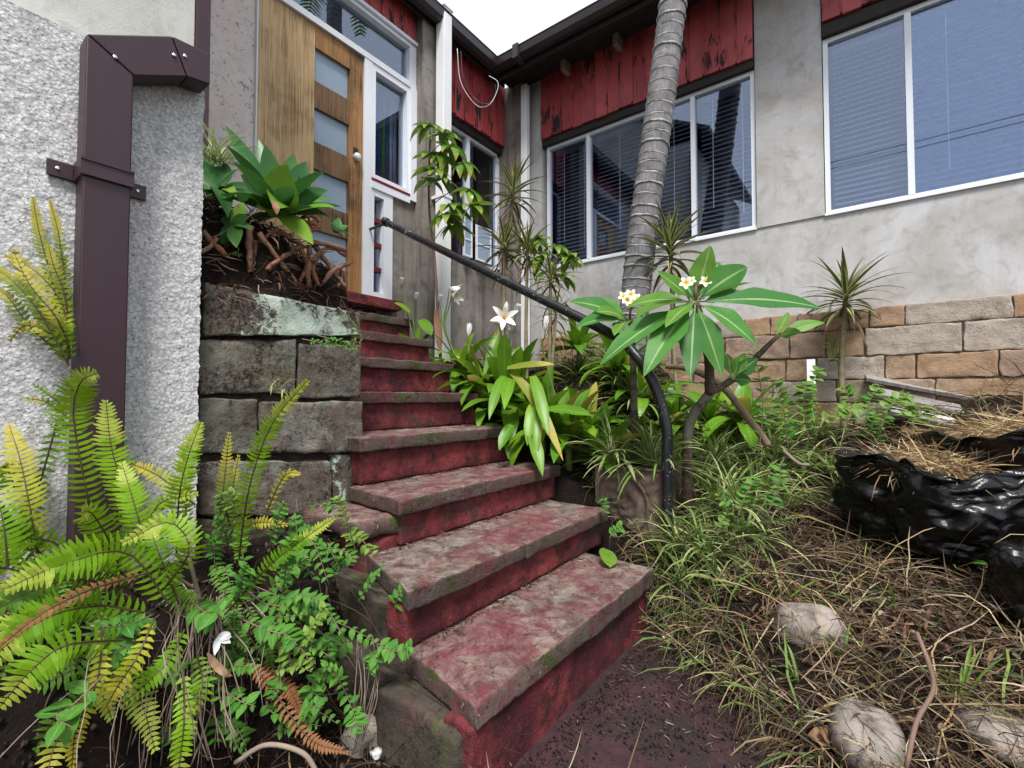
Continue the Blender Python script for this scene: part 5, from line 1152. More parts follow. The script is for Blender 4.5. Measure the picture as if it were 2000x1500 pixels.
# ================================================================ lily bed beside the steps
def lily(px, label, n, L, W=0.075, extra=(), tilt=Vector((0, 0, 0)), flowers=()):
    c = P(*px)
    if c.x < 2.62: c = P(px[0], px[1], px[2] * 2.62 / c.x)
    g = gz(c.x, c.y); c.z = max(g, min(c.z, g + 0.15))
    t = thing('lily', (c.x, c.y, g - 0.02), label, 'lily', 'white lilies beside the steps')
    mb = MB(); mb.tube([(c.x, c.y, g - 0.03), c + Vector((0, 0, 0.02))], [0.024, 0.018], 8); mb.build('stem', M['stem_green'], t, True)
    n = int(n * 1.45); L *= 1.12
    for i in range(n):
        az = i * 2.39996 + rnd.uniform(-0.3, 0.3); f = i / n; el = 1.3 - 1.35 * f + rnd.uniform(-0.15, 0.15)
        d = Vector((math.cos(az) * math.cos(el), math.sin(az) * math.cos(el), math.sin(el))) + tilt
        mt = 'lily' if rnd.random() > 0.15 else 'lily_yellow'
        mb = MB(); mb.blade(c + Vector((rnd.uniform(-1, 1), rnd.uniform(-1, 1), 0)) * 0.015, d, L * rnd.uniform(0.7, 1.1), W * 1.25 * rnd.uniform(0.75, 1.15), rnd.uniform(1.0, 2.4) - 0.5 * (1 - f), STRAP, 0.28, 10, rnd.uniform(-0.3, 0.3), 0.012)
        mb.build('leaf', M[mt], t, True)
    for a, b, Wd, sag, mt in extra:
        mb = MB(); b_ = P(*b); mb.leaf(P(*a), b_, Wd, sag, tuple((EYE - b_).normalized() * 0.6 + Vector((0, 0, 0.8))), STRAP, 0.25, 12, 0.012); mb.build('leaf', M[mt], t, True)
    for kind, fx, fy, fd, bx, by in flowers:
        h = P(fx, fy, fd); b_ = P(bx, by, fd + 0.02)
        if (fx, fy) != (1065, 640): pass
        mb = MB(); mb.tube(catmull([c, b_, b_.lerp(h, 0.6) + Vector((0.0, 0, 0.01)), h], 12), [0.006] * 7 + [0.0045] * 6, 6); mb.build('flower_stalk', M['stem_green'], t, True)
        fl = bpy.data.objects.new('flower', None); COL.objects.link(fl); fl.parent = t; fl.location = h - wloc(t)
        ax = (EYE - h).normalized() + Vector((0, 0, 0.25)) if kind == 'open' else Vector((0.05, -0.1, 1)) if kind == 'bud' else Vector((rnd.uniform(-.5, .5), -0.6, -0.25))
        if kind == 'hang': ax = Vector((-0.25, -0.5, 0.75))
        ax.normalize(); u = ax.orthogonal().normalized(); v = ax.cross(u)
        Lp, op = {'open': (0.12, 1.0), 'bud': (0.10, 0.18), 'bell': (0.13, 0.6), 'hang': (0.08, 0.25)}[kind]
        for i in range(6):
            a = math.pi / 3 * i; rd = u * math.cos(a) + v * math.sin(a)
            mb = MB(); p0 = h + rd * 0.004; m = h + ax * Lp * 0.55 + rd * Lp * 0.16 * (1 + op); e = h + ax * Lp * (0.9 - 0.35 * op) + rd * Lp * (0.75 * op + 0.02)
            path = [(p0 * (1 - s) ** 2 + m * 2 * s * (1 - s) + e * s * s) for s in [q / 8 for q in range(9)]]
            S = ax.cross(rd).normalized(); N = [(S.cross((path[min(q + 1, 8)] - path[max(q - 1, 0)]).normalized())) * 1 for q in range(9)]
            mb.strip(path, S, N, 0.036 if kind != 'bud' else 0.028, LANCE, -0.2); mb.build('petal', M['petal'], fl, True)
        if kind in ('open', 'bell'):
            mb = MB()
            for i in range(6): a = 1.05 * i; mb.tube([h, h + ax * Lp * 0.55 + (u * math.cos(a) + v * math.sin(a)) * 0.02], 0.0016, 4)
            mb.build('stamens', M['petal_yellow'], fl)
    return t
lily((945, 745, 3.1), 'lily clump with arching leaves nearest the fifth step', 13, 0.42, 0.07, flowers=[('bud', 915, 655, 3.15, 918, 700)])
lily((990, 725, 3.0), 'lily clump carrying the wide open white flower', 15, 0.44, 0.08, extra=[((985, 740, 2.95), (985, 652, 2.85), 0.09, 0.0, 'lily'), ((990, 720, 2.9), (1083, 712, 2.8), 0.065, 0.05, 'lily_yellow'), ((1000, 730, 2.9), (1100, 900, 2.6), 0.065, 0.2, 'lily_yellow'), ((1000, 740, 2.9), (985, 800, 2.6), 0.07, 0.25, 'lily'), ((985, 735, 2.9), (955, 820, 2.65), 0.06, 0.2, 'lily'), ((1040, 735, 2.8), (1070, 850, 2.55), 0.07, 0.15, 'lily')],
     flowers=[('open', 985, 622, 2.95, 988, 690), ('bell', 972, 628, 2.97, 986, 690), ('hang', 1008, 612, 3.0, 992, 690)])
lily((1060, 770, 2.8), 'lily clump leaning over the planter end of the bed', 13, 0.40, 0.075, extra=[((1070, 800, 2.75), (1155, 812, 2.6), 0.085, 0.08, 'lily'), ((1040, 790, 2.75), (1030, 870, 2.6), 0.06, 0.2, 'lily'), ((1050, 790, 2.75), (1048, 900, 2.55), 0.05, 0.2, 'lily')])
lily((1110, 720, 3.0), 'lily clump under the middle of the handrail', 12, 0.40, 0.08, flowers=[('bud', 1065, 642, 3.1, 1062, 690)])
lily((900, 680, 3.7), 'lily clump beside the upper steps with nodding white bells', 10, 0.36, 0.06, flowers=[('bell', 882, 575, 3.7, 870, 640), ('bell', 878, 562, 3.72, 868, 640), ('hang', 858, 590, 3.72, 866, 640)])
lily((815, 640, 4.05), 'little lily clump by the doorstep with one drooping white bud', 7, 0.26, 0.05, extra=[((822, 625, 4.0), (842, 655, 3.9), 0.10, 0.1, 'lily'), ((800, 610, 4.0), (770, 592, 3.95), 0.06, 0.15, 'lily'), ((852, 605, 3.9), (860, 690, 3.8), 0.06, 0.0, 'dead_leaf')], flowers=[('hang', 812, 585, 4.0, 806, 610), ('hang', 783, 556, 4.02, 795, 610)])
lily((950, 815, 2.9), 'low lily clump whose leaves brush the sixth riser', 10, 0.36, 0.07)
lily((1010, 845, 2.75), 'lily clump lowest in the bed, hanging over the end of the fifth tread', 11, 0.40, 0.075, extra=[((1000, 830, 2.7), (975, 880, 2.6), 0.06, 0.2, 'lily'), ((1030, 830, 2.7), (1060, 930, 2.5), 0.07, 0.2, 'lily')])
lily((1090, 800, 2.85), 'lily clump between the planter and the handrail shade', 10, 0.38, 0.08)
lily((1180, 720, 2.95), 'lily clump in the shade behind the handrail bend', 12, 0.42, 0.08)
lily((1150, 690, 3.5), 'lily clump at the back of the bed below the blinds', 10, 0.36, 0.07)
lily((1015, 690, 3.6), 'lily clump at the back of the bed below the dracaenas', 10, 0.34, 0.06)
lily((955, 690, 3.75), 'lily clump at the back of the bed beside the stained wall', 9, 0.34, 0.06)

for i, (x, y, lb) in enumerate([(1255, 690, 'dark strappy lily clump directly behind the handrail bend'), (1310, 690, 'dark strappy lily clump at the foot of the palm'), (1380, 680, 'lily clump behind the frangipani crown'), (1210, 660, 'lily clump left of the palm foot below the handrail'), (1450, 690, 'lily clump behind the right frangipani branch'), (1130, 650, 'lily clump below the umbrella tree leaves')]):
    p = onX(x, y, 3.5 + 0.13 * (i % 3)); lily((x, y, (p - EYE).dot(fw)), lb, 11, 0.42, 0.085)

# ================================================================ carved planter and the plants in it
XP = 2.49
pl = thing('planter', (XP, 1.05, 0.3), 'square carved brown pottery planter with a swirl beside the lower steps', 'planter')
pa = onX(1164, 905, XP); pb = onX(1297, 905, XP); zt = pa.z; zbm = 0.28
y1_, y0_p = pa.y, pb.y; x0, x1, yf = XP, XP + 0.36, y0_p
def planter_face():
    mb = MB(); nx_, nz_ = 100, 84; W_, H_ = y1_ - y0_p, zt - zbm; cx, cz = W_ * 0.36, H_ * 0.46
    for j in range(nz_ + 1):
        for i in range(nx_ + 1):
            q = W_ * i / nx_; Z = H_ * j / nz_; dx, dz = q - cx, Z - cz; r = math.hypot(dx, dz); th = math.atan2(dz, dx); h = 0.0; rr_ = min(W_, H_) * 0.40
            if r < rr_: h = 0.007 * math.sin(th * 2 + 70 * r) * sst(0, 0.03, r) + 0.004 * math.sin(th * 5 - 90 * r)
            elif r < rr_ + 0.014: h = 0.008
            elif r < rr_ + 0.02: h = -0.003
            else: h = 0.006 * math.sin(60 * dx + 2 * math.sin(30 * dz)) * math.sin(60 * dz)
            b_ = min(q, W_ - q, Z, H_ - Z)
            if b_ < 0.018: h = 0.010
            elif b_ < 0.026: h = -0.004
            mb.vert((XP - h, y1_ - q, zbm + Z))
    for j in range(nz_):
        for i in range(nx_): a = j * (nx_ + 1) + i; mb.face(a, a + 1, a + nx_ + 2, a + nx_ + 1)
    return mb
planter_face().build('carved_panel', M['planter'], pl, True)
part('side_panel', M['planter'], [(x0 + 0.012, x1, y0_p, y0_p + 0.025, zbm, zt)], pl); part('side_panel', M['planter'], [(x0 + 0.012, x1, y1_ - 0.025, y1_, zbm, zt)], pl)
part('back_panel', M['planter'], [(x1 - 0.025, x1, y0_p + 0.026, y1_ - 0.026, zbm, zt)], pl); part('soil_fill', M['soil'], [(x0 + 0.012, x1 - 0.026, y0_p + 0.026, y1_ - 0.026, zbm, zt - 0.02)], pl)
pcx = XP + 0.16; yf = y0_p
spider((pcx - 0.08, y1_ - 0.08, zt - 0.01), 'spider plant spilling over the front of the carved planter', 75, 0.40, SPM + SPV, 0.1, 1.3, Vector((-0.3, -0.15, 0)), 0.7)
spider((pcx - 0.06, y0_p + 0.08, zt - 0.01), 'spider plant at the post end of the carved planter', 65, 0.40, SPM + SPV, 0.1, 1.35, Vector((-0.2, -0.1, 0)), 0.7)
spider((pcx + 0.12, (y0_p + y1_) / 2, zt), 'spider plant at the back of the carved planter', 55, 0.42, SPM, 0.2, 1.4, Vector((0, 0, 0)), 0.7)
def on_ground(x, y):
    r = ray(x, y); d = 0.4
    while d < 8:
        p = EYE + r * d
        if p.z <= gz(p.x, p.y, False): return d
        d += 0.01
    return 8
for x, y, lb, n, L in [(1370, 960, 'spider plant at the foot of the frangipani trunk', 60, 0.42), (1400, 905, 'spider plant between the frangipani and its pale leaning branch', 55, 0.42), (1500, 895, 'spider plant to the right of the pale leaning branch', 50, 0.40), (1335, 1085, 'spider plant tuft at the foot of the handrail post', 46, 0.26),
                          (1320, 905, 'spider plant behind the handrail post', 55, 0.42), (1430, 1010, 'spider plant trailing down the bank right of the handrail post', 50, 0.36), (1240, 800, 'spider plant in the shade behind the planter', 50, 0.42), (1150, 870, 'spider plant at the stair side of the planter', 45, 0.40), (1290, 880, 'spider plant just behind the planter rim', 50, 0.44), (1350, 850, 'spider plant in the shade under the frangipani leaves', 50, 0.44), (1440, 850, 'spider plant right behind the frangipani trunk', 45, 0.42),
                          (1480, 970, 'spider plant in the middle of the bank', 42, 0.36), (1540, 1000, 'thin spider plant near the left side of the bags', 36, 0.34), (1600, 860, 'spider plant left of the lone dracaena foot', 40, 0.38), (1210, 760, 'spider plant under the handrail bend', 45, 0.42), (1380, 1090, 'spider plant on the bank edge above the path', 36, 0.28), (1190, 930, 'spider plant hanging beside the carved planter towards the steps', 40, 0.30), (1330, 960, 'spider plant leaning on the handrail post', 45, 0.36), (1450, 1060, 'spider plant in dead grass below the frangipani weeds', 40, 0.32), (1520, 930, 'pale spider plant under the tall red stemmed weed', 42, 0.36), (1400, 1000, 'spider plant beside the small leaved weed on the bank', 42, 0.34), (1620, 930, 'spider plant tangled in straw at the bag rim', 34, 0.32), (1330, 1150, 'dry looking spider plant at the path edge', 34, 0.26), (1570, 920, 'straggly spider plant in the dry grass left of the bags', 36, 0.34)]:
    p = P(x, y, on_ground(x, y)); p.z += 0.02; spider(p, lb, n, L, SPM + SPV[:3], 0.15, 1.3, Vector((-0.15, -0.2, 0)), 0.7)

# ================================================================ black plastic bags full of straw
def bag(cx, cy, g, rx, ry, h, label, seed, rot=0.0, open_=0.8, strawtop=True):
    t = thing('rubbish_bag', (cx, cy, g), label, 'rubbish bag', 'black rubbish bags')
    nu, nv = 120, 60; V = []; off = Vector((seed * 5.3, seed * 2.1, 0.7))
    for j in range(nv + 1):
        s = j / nv
        for i in range(nu):
            a = 2 * math.pi * i / nu
            if s < 0.72: q = s / 0.72; z = h * q; r = (0.55 + 0.45 * math.sin(min(1, q * 1.5) * math.pi / 2)) * (1 - 0.10 * q)
            else: q = (s - 0.72) / 0.28; z = h * (1 + 0.14 * math.sin(q * math.pi * 0.85)) - 0.10 * h * q; r = 0.90 - (0.90 - open_) * q + 0.10 * math.sin(q * math.pi)
            dvec = Vector((math.cos(a), math.sin(a), 0))
            w1 = abs(noise.noise(Vector((math.cos(a) * 1.8, math.sin(a) * 1.8, s * 5)) + off)); w2 = abs(noise.noise(Vector((math.cos(a) * 5, math.sin(a) * 5, s * 16)) + off)); w3 = abs(noise.noise(Vector((math.cos(a) * 7 + s * 4, math.sin(a) * 7, s * 34)) + off))
            w4 = noise.noise(Vector((math.cos(a) * 1.2, math.sin(a) * 1.2, 3)) + off)
            rr_ = r * (1 + 0.25 * w4) + 0.11 - 0.22 * w1 - 0.115 * w2 - 0.040 * w3
            z2 = z * (1 + 0.16 * noise.noise(Vector((math.cos(a) * 1.6, math.sin(a) * 1.6, 9)) + off) * s) + 0.05 * noise.noise(Vector((math.cos(a) * 4, math.sin(a) * 4, s * 5)) + off) * s
            x, y = rr_ * rx * math.cos(a), rr_ * ry * math.sin(a)
            V.append((cx + x * math.cos(rot) - y * math.sin(rot), cy + x * math.sin(rot) + y * math.cos(rot), g + z2))
    mb = MB()
    for p in V: mb.vert(p)
    for j in range(nv):
        for i in range(nu): a = j * nu + i; b = j * nu + (i + 1) % nu; mb.face(a, b, b + nu, a + nu)
    mb.build('bag', M['bag'], t, True)
    if strawtop:
        n = 1300; aa = nr.uniform(0, 6.283, n); r2 = np.sqrt(nr.uniform(0, 1, n)) * open_ * 0.92; mound = h * (0.98 + 0.14 * (1 - (r2 / open_) ** 2))
        lx, ly = r2 * rx * np.cos(aa), r2 * ry * np.sin(aa)
        pos = np.stack([lx * math.cos(rot) - ly * math.sin(rot), lx * math.sin(rot) + ly * math.cos(rot), mound + nr.uniform(-0.03, 0.02, n)], 1)
        cl = np.array([(0.44, 0.33, 0.17), (0.36, 0.25, 0.13), (0.52, 0.42, 0.25), (0.27, 0.16, 0.09)])[nr.randint(0, 4, n)]
        o = blades_np('straw', M['straw'], pos, nr.uniform(0, 6.28, n), nr.normal(0.05, 0.3, n), nr.uniform(0.08, 0.26, n), nr.uniform(0.003, 0.006, n), nr.normal(0.4, 0.5, n), cl, 3, t); o['kind'] = 'stuff'
        mb = MB(); cc = Vector((cx, cy, g)); m = 24
        mb.vert(cc + Vector((0, 0, h * 1.03)))
        for i in range(m):
            a = 2 * math.pi * i / m; x, y = open_ * 0.95 * rx * math.cos(a), open_ * 0.95 * ry * math.sin(a)
            mb.vert(cc + Vector((x * math.cos(rot) - y * math.sin(rot), x * math.sin(rot) + y * math.cos(rot), h * 0.93)))
        for i in range(m): mb.face(0, 1 + i, 1 + (i + 1) % m)
        mb.build('filling', M['soil'], t, True)
    return t
p1 = P(1825, 1088, 2.25); bag(p1.x, p1.y, p1.z, 0.38, 0.33, 0.43, 'open black plastic bag beside the planks, its torn rim folded over', 1, 0.4, 0.72)
p2 = P(2030, 1100, 2.15); bag(p2.x, p2.y, p2.z, 0.38, 0.36, 0.56, 'black plastic bag heaped with straw at the right edge', 2, 1.0, 0.80)
p3 = P(2090, 1310, 1.6); bag(p3.x, p3.y, p3.z, 0.20, 0.20, 0.36, 'black plastic bag low at the right edge below the straw bag', 3, 0.0, 0.3, False)

# ================================================================ sandbags, planks, rubble
def sandbag(px, size, rot, label, seed):
    x, y, d = px; c = P(x, y, d); g = gz(c.x, c.y, False); c.z = g + size[2] * 0.22
    t = thing('sandbag', (c.x, c.y, g), label, 'sandbag', 'pale woven sandbags')
    mb = MB(); nu, nv = 40, 28; off = Vector((seed, seed * 2, 0))
    for j in range(nv + 1):
        ph_ = math.pi * j / nv - math.pi / 2
        for i in range(nu):
            a = 2 * math.pi * i / nu; se = lambda q, e: math.copysign(abs(q) ** e, q)
            v = Vector((size[0] * se(math.cos(ph_), 0.8) * se(math.cos(a), 0.75), size[1] * se(math.cos(ph_), 0.8) * se(math.sin(a), 0.75), size[2] * se(math.sin(ph_), 0.9)))
            v = v * (1 + 0.12 * noise.noise(v * 12 + off) + 0.035 * abs(noise.noise(v * 40 + off)))
            mb.vert(c + Vector((v.x * math.cos(rot) - v.y * math.sin(rot), v.x * math.sin(rot) + v.y * math.cos(rot), v.z)))
    for j in range(nv):
        for i in range(nu): a = j * nu + i; b = j * nu + (i + 1) % nu; mb.face(a, b, b + nu, a + nu)
    return mb.build('sack', M['sack'], t, True)
sandbag((1580, 1235, on_ground(1580, 1245)), (0.085, 0.12, 0.095), -0.2, 'pale woven sandbag half buried in straw at the path edge', 1)
sandbag((1690, 1450, on_ground(1690, 1460)), (0.11, 0.085, 0.075), 0.1, 'dirty woven sandbag nearest the camera, behind the dry maple leaf', 2)
sandbag((1960, 1440, on_ground(1960, 1445)), (0.10, 0.09, 0.04), 0.5, 'flattened sandbag under the straw in the bottom right corner', 3)
for i, (a, b, wd, lb, mt) in enumerate([((1690, 735, 3.6), (1990, 790, 3.2), 0.16, 'weathered grey plank lying highest against the sandstone base', 'grey_wood'), ((1710, 765, 3.45), (1985, 825, 3.05), 0.15, 'weathered grey plank lying second from the top of the pile', 'grey_wood'), ((1740, 800, 3.3), (1960, 850, 2.95), 0.13, 'broken grey plank lowest in the pile behind the bags', 'grey_wood'), ((1800, 810, 3.2), (1945, 842, 3.0), 0.07, 'short white painted board on the plank pile', 'white'), ((1760, 840, 3.1), (2010, 880, 2.75), 0.12, 'brown plank half under straw behind the black bags', 'wood_rail')]):
    A_, B_ = P(*a), P(*b); mb = MB(); mb.bar(A_, B_, wd, 0.024, (-0.35, -0.2, 1)); tag(mb.build('plank', M[mt]), lb, 'plank', 'old planks by the wall')
for i, (x, y, s, lb, mt) in enumerate([(1432, 842, 0.075, 'broken sandstone lump under the pale leaning branch', 'sand1'), (1395, 850, 0.06, 'reddish brick lump behind the frangipani trunk', 'terracotta'), (1462, 862, 0.05, 'small sandstone lump right of the leaning branch foot', 'sand3'), (735, 1472, 0.016, 'small pale stone on the soil at the bottom of the steps', 'knob'), (715, 1440, 0.06, 'flat brown stone on the soil left of the bottom step', 'sand3'), (1540, 690, 0.08, 'dark red lump at the sandstone base behind the weeds', 'riser')]):
    d = on_ground(x, y + 6); c = P(x, y, d); mb = MB(); rough_box(mb, (c.x - s, c.x + s, c.y - s * 0.8, c.y + s * 0.8, c.z - s * 0.7, c.z + s * 0.7), s / 6, s * 0.22, 1.1 / s, s * 0.3, 1, 90 + i)
    tag(mb.build('stone', M[mt], None, True), lb, 'stone')

# ================================================================ straw, dry grass and litter
def ok_bank(X, Y): return ss(X, Y) > -0.02 and X < 4.55 and not (X < 2.46 and Y > 0.84)
def scatter(n, box, test):
    out = []
    while len(out) < n:
        X, Y = rnd.uniform(box[0], box[1]), rnd.uniform(box[2], box[3])
        if test(X, Y): out.append((X, Y, gz(X, Y, False)))
    return np.array(out)
PAL = np.array([(0.40, 0.29, 0.15), (0.29, 0.19, 0.10), (0.20, 0.115, 0.065), (0.46, 0.38, 0.23), (0.13, 0.075, 0.05), (0.33, 0.25, 0.12), (0.52, 0.46, 0.32)])
def pick(n, p): return PAL[nr.choice(len(PAL), n, p=p)] * np.where(nr.rand(n, 1) < 0.60, nr.uniform(0.12, 0.42, (n, 1)), nr.uniform(0.8, 1.2, (n, 1)))
PW = [.14, .16, .24, .13, .19, .07, .07]
pos = scatter(11000, (1.2, 4.5, -1.6, 2.6), lambda X, Y: ok_bank(X, Y) and (X < 3.4 or rnd.random() < 0.4)); n = len(pos); pos[:, 2] += nr.uniform(-0.01, 0.05, n)
tag(blades_np('dry_grass', M['straw'], pos, nr.uniform(0, 6.28, n), nr.normal(0.20, 0.32, n), nr.uniform(0.06, 0.26, n), nr.uniform(0.0018, 0.0048, n), nr.normal(0.4, 0.5, n), pick(n, PW), 3), kind='stuff')
pos = scatter(2600, (1.2, 4.4, -1.2, 1.9), lambda X, Y: ok_bank(X, Y)); n = len(pos); pos[:, 2] += nr.uniform(0.0, 0.05, n)
tag(blades_np('dry_grass', M['straw'], pos, nr.uniform(0, 6.28, n), nr.normal(0.35, 0.35, n), nr.uniform(0.2, 0.48, n), nr.uniform(0.002, 0.0055, n), nr.normal(0.9, 0.5, n), pick(n, [.2, .12, .12, .24, .06, .14, .12]), 4), kind='stuff')
GP = np.array([(0.11, 0.20, 0.04), (0.17, 0.26, 0.06), (0.22, 0.27, 0.08), (0.07, 0.15, 0.03), (0.28, 0.29, 0.12)])
def gtest(X, Y):
    if not ok_bank(X, Y): return False
    s = ss(X, Y); dn = noise.noise((X * 2.2, Y * 2.2, 4))
    return rnd.random() < (0.8 if Y > 0.5 else 0.05) * (0.5 + dn) 
pos = scatter(2500, (1.3, 4.4, -1.0, 2.4), gtest); n = len(pos)
tag(blades_np('green_grass', M['straw'], pos, nr.uniform(0, 6.28, n), nr.normal(0.9, 0.35, n), nr.uniform(0.10, 0.34, n), nr.uniform(0.003, 0.008, n), nr.normal(1.3, 0.5, n), GP[nr.choice(5, n, p=[.3, .25, .2, .1, .15])] * nr.uniform(0.7, 1.15, (n, 1)), 4), kind='stuff')
def ctest(X, Y): return ok_bank(X, Y) and rnd.random() < 0.35 + 1.2 * noise.noise((X * 2.5, Y * 2.5, 11))
pos = scatter(5000, (1.25, 3.6, -1.2, 1.8), ctest); n = len(pos); pos[:, 2] += nr.uniform(0.0, 0.045, n)
tag(blades_np('leaf_litter', M['straw'], pos, nr.uniform(0, 6.28, n), nr.normal(0.1, 0.35, n), nr.uniform(0.02, 0.09, n), nr.uniform(0.004, 0.013, n), nr.normal(0.5, 0.8, n), np.array([(0.20, 0.11, 0.065), (0.11, 0.06, 0.04), (0.30, 0.20, 0.12), (0.06, 0.035, 0.026), (0.40, 0.33, 0.25)])[nr.choice(5, n, p=[.28, .28, .16, .2, .08])] * nr.uniform(0.7, 1.1, (n, 1)), 3), kind='stuff')
# straw lying over the sacks
for sx, sy in ((1580, 1235), (1690, 1450), (1960, 1440)):
    c = P(sx, sy, on_ground(sx, sy)); n = 130; pos = np.array([c]) + nr.normal(0, 1, (n, 3)) * np.array([0.085, 0.085, 0.0]) + np.array([0.03, 0, 0]); pos[:, 2] = c.z + nr.uniform(0.03, 0.11, n)
    tag(blades_np('dry_grass', M['straw'], pos, nr.uniform(0, 6.28, n), nr.normal(0.1, 0.35, n), nr.uniform(0.06, 0.22, n), nr.uniform(0.0018, 0.0045, n), nr.normal(0.8, 0.4, n), pick(n, PW), 4), kind='stuff')
# grass fringe hanging over the edge of the path
ed = []
while len(ed) < 900:
    Y = rnd.uniform(-0.6, 1.0); X = 2.1 + (Y - 0.75) * 0.915 + rnd.uniform(0.02, 0.18); ed.append((X, Y, gz(X, Y, False) + 0.02))
ed = np.array(ed); n = len(ed); base_az = math.atan2(0.675, -0.7375)
tag(blades_np('grass_fringe', M['straw'], ed, nr.normal(base_az, 0.9, n), nr.normal(0.5, 0.4, n), nr.uniform(0.10, 0.30, n), nr.uniform(0.002, 0.005, n), nr.normal(1.7, 0.5, n), np.where(nr.rand(n, 1) < 0.2, GP[nr.randint(0, 5, n)], pick(n, PW)), 4), kind='stuff')
# fine litter on the path and steps
def ltest(X, Y):
    return ss(X, Y) < 0.03 and Y < 0.80 and rnd.random() < 0.12 + 1.0 * sst(-0.45, 0.0, ss(X, Y)) + 0.5 * sst(0.55, 0.78, Y)
pos = scatter(1500, (0.4, 2.2, -0.6, 0.80), ltest); pos[:, 2] = 0.012; n = len(pos)
tag(blades_np('path_litter', M['straw'], pos, nr.uniform(0, 6.28, n), nr.normal(0.05, 0.12, n), nr.uniform(0.006, 0.04, n), nr.uniform(0.001, 0.0028, n), nr.normal(0.2, 0.3, n), pick(n, PW) * 0.75, 2), kind='stuff')
def crumbs(name, pos, smin, smax, cols):
    n = len(pos); s = nr.uniform(smin, smax, n) ; base = np.array([(1, 0, 0), (-.5, .87, 0), (-.5, -.87, 0), (0, 0, 1.0), (0, 0, -.5)])
    V = pos[:, None, :] + base[None] * s[:, None, None] * nr.uniform(0.6, 1.3, (n, 5, 1)); Fi = np.array([(0, 1, 3), (1, 2, 3), (2, 0, 3), (1, 0, 4), (2, 1, 4), (0, 2, 4)])
    Fc = (np.arange(n) * 5)[:, None, None] + Fi[None]
    return np_mesh(name, M['straw'], V.reshape(-1, 3), Fc.reshape(-1, 3), np.repeat(cols, 5, 0))
pos = scatter(6500, (0.3, 2.3, -0.7, 0.80), lambda X, Y: ss(X, Y) < 0.05 and rnd.random() < 0.06 + 0.9 * max(sst(-0.30, 0.0, ss(X, Y)), sst(0.62, 0.8, Y), 0.55 * (noise.noise((X * 3, Y * 3, 8)) > 0.1)))
pos[:, 2] = 0.010
DK = np.array([(0.020, 0.013, 0.010), (0.045, 0.028, 0.02), (0.012, 0.008, 0.007), (0.10, 0.065, 0.045)])
tag(crumbs('soil_crumbs', pos, 0.001, 0.0065, DK[nr.choice(4, len(pos), p=[.4, .25, .25, .1])]), kind='stuff')
pos = scatter(4000, (-0.3, 1.05, 0.5, 1.8), lambda X, Y: True); pos[:, 2] += 0.006
tag(crumbs('soil_crumbs', pos, 0.002, 0.014, DK[nr.choice(4, len(pos), p=[.35, .3, .15, .2])]), kind='stuff')
# twigs and dead bits on the left bank
pos = scatter(1900, (-0.4, 1.12, 0.35, 1.86), lambda X, Y: True); n = len(pos); pos[:, 2] += nr.uniform(0, 0.09, n)
tag(blades_np('dead_stalks', M['straw'], pos, nr.uniform(0, 6.28, n), nr.normal(0.1, 0.45, n), nr.uniform(0.05, 0.22, n), nr.uniform(0.0015, 0.004, n), nr.normal(0.5, 0.7, n), pick(n, [.05, .14, .34, .03, .40, .02, .02]) * 0.8, 3), kind='stuff')
# debris in the step corners
pos = []
for i, (z, yf_, yb_, xf, xb, xr) in enumerate(ST[:-1]):
    for _ in range(120 if i < 3 else 50):
        t = rnd.random(); pos.append((xb + 0.05 + (xr - xb - 0.1) * t, ST[i + 1][1] + 0.026 - abs(rnd.gauss(0, 0.018)), z + 0.003))
pos = np.array(pos); n = len(pos)
tag(blades_np('step_litter', M['straw'], pos, nr.uniform(0, 6.28, n), nr.normal(0.1, 0.2, n), nr.uniform(0.008, 0.05, n), nr.uniform(0.0015, 0.004, n), nr.normal(0.2, 0.3, n), pick(n, PW), 2), kind='stuff')
tag(crumbs('soil_crumbs', pos + nr.normal(0, 0.008, pos.shape) * np.array([1, 1, 0]), 0.001, 0.0045, DK[nr.choice(4, n)]), kind='stuff')

# ================================================================ hanging roots of the fern bank
n = 70; pos = np.array([(0.35 + 0.62 * rnd.random(), 1.42 + 0.16 * rnd.random(), 0.40 + 0.12 * rnd.random()) for _ in range(n)])
tag(blades_np('hanging_roots', M['straw'], pos, nr.normal(-1.57, 0.7, n), nr.normal(-0.5, 0.4, n), nr.uniform(0.25, 0.5, n), nr.uniform(0.0012, 0.0026, n), nr.normal(1.0, 0.3, n), np.array([(0.24, 0.17, 0.14), (0.12, 0.08, 0.06), (0.30, 0.24, 0.20)])[nr.randint(0, 3, n)], 7), kind='stuff')
rts = thing('vine', P(400, 1180, 1.3), 'bunch of long pale bare vine stems hanging from the fern bank', 'vine')
for i in range(26):
    x, y = rnd.uniform(345, 440), rnd.uniform(1140, 1190); dx = rnd.uniform(-110, 60); d0 = rnd.uniform(1.28, 1.36)
    q = catmull([P(x, y, d0), P(x + dx * 0.2 + rnd.uniform(-12, 12), y + 90, d0 - 0.06), P(x + dx * 0.6 + rnd.uniform(-18, 18), y + 190, d0 - 0.1), P(x + dx + rnd.uniform(-25, 25), y + rnd.uniform(260, 340), d0 - 0.13)], 16)
    mb = MB(); mb.tube(q, [rnd.uniform(0.0009, 0.0021)] * 17, 5); mb.build('stem', M['root'], rts, True)
for i in range(12):
    x, y = rnd.uniform(690, 740), rnd.uniform(1240, 1290); d0 = rnd.uniform(1.4, 1.46)
    q = catmull([P(x, y, d0), P(x + rnd.uniform(-8, 12), y + 80, d0 - 0.05), P(x - rnd.uniform(0, 40), y + rnd.uniform(150, 210), d0 - 0.08)], 12); mb = MB(); mb.tube(q, 0.0012, 5); mb.build('stem', M['root'], rts, True)
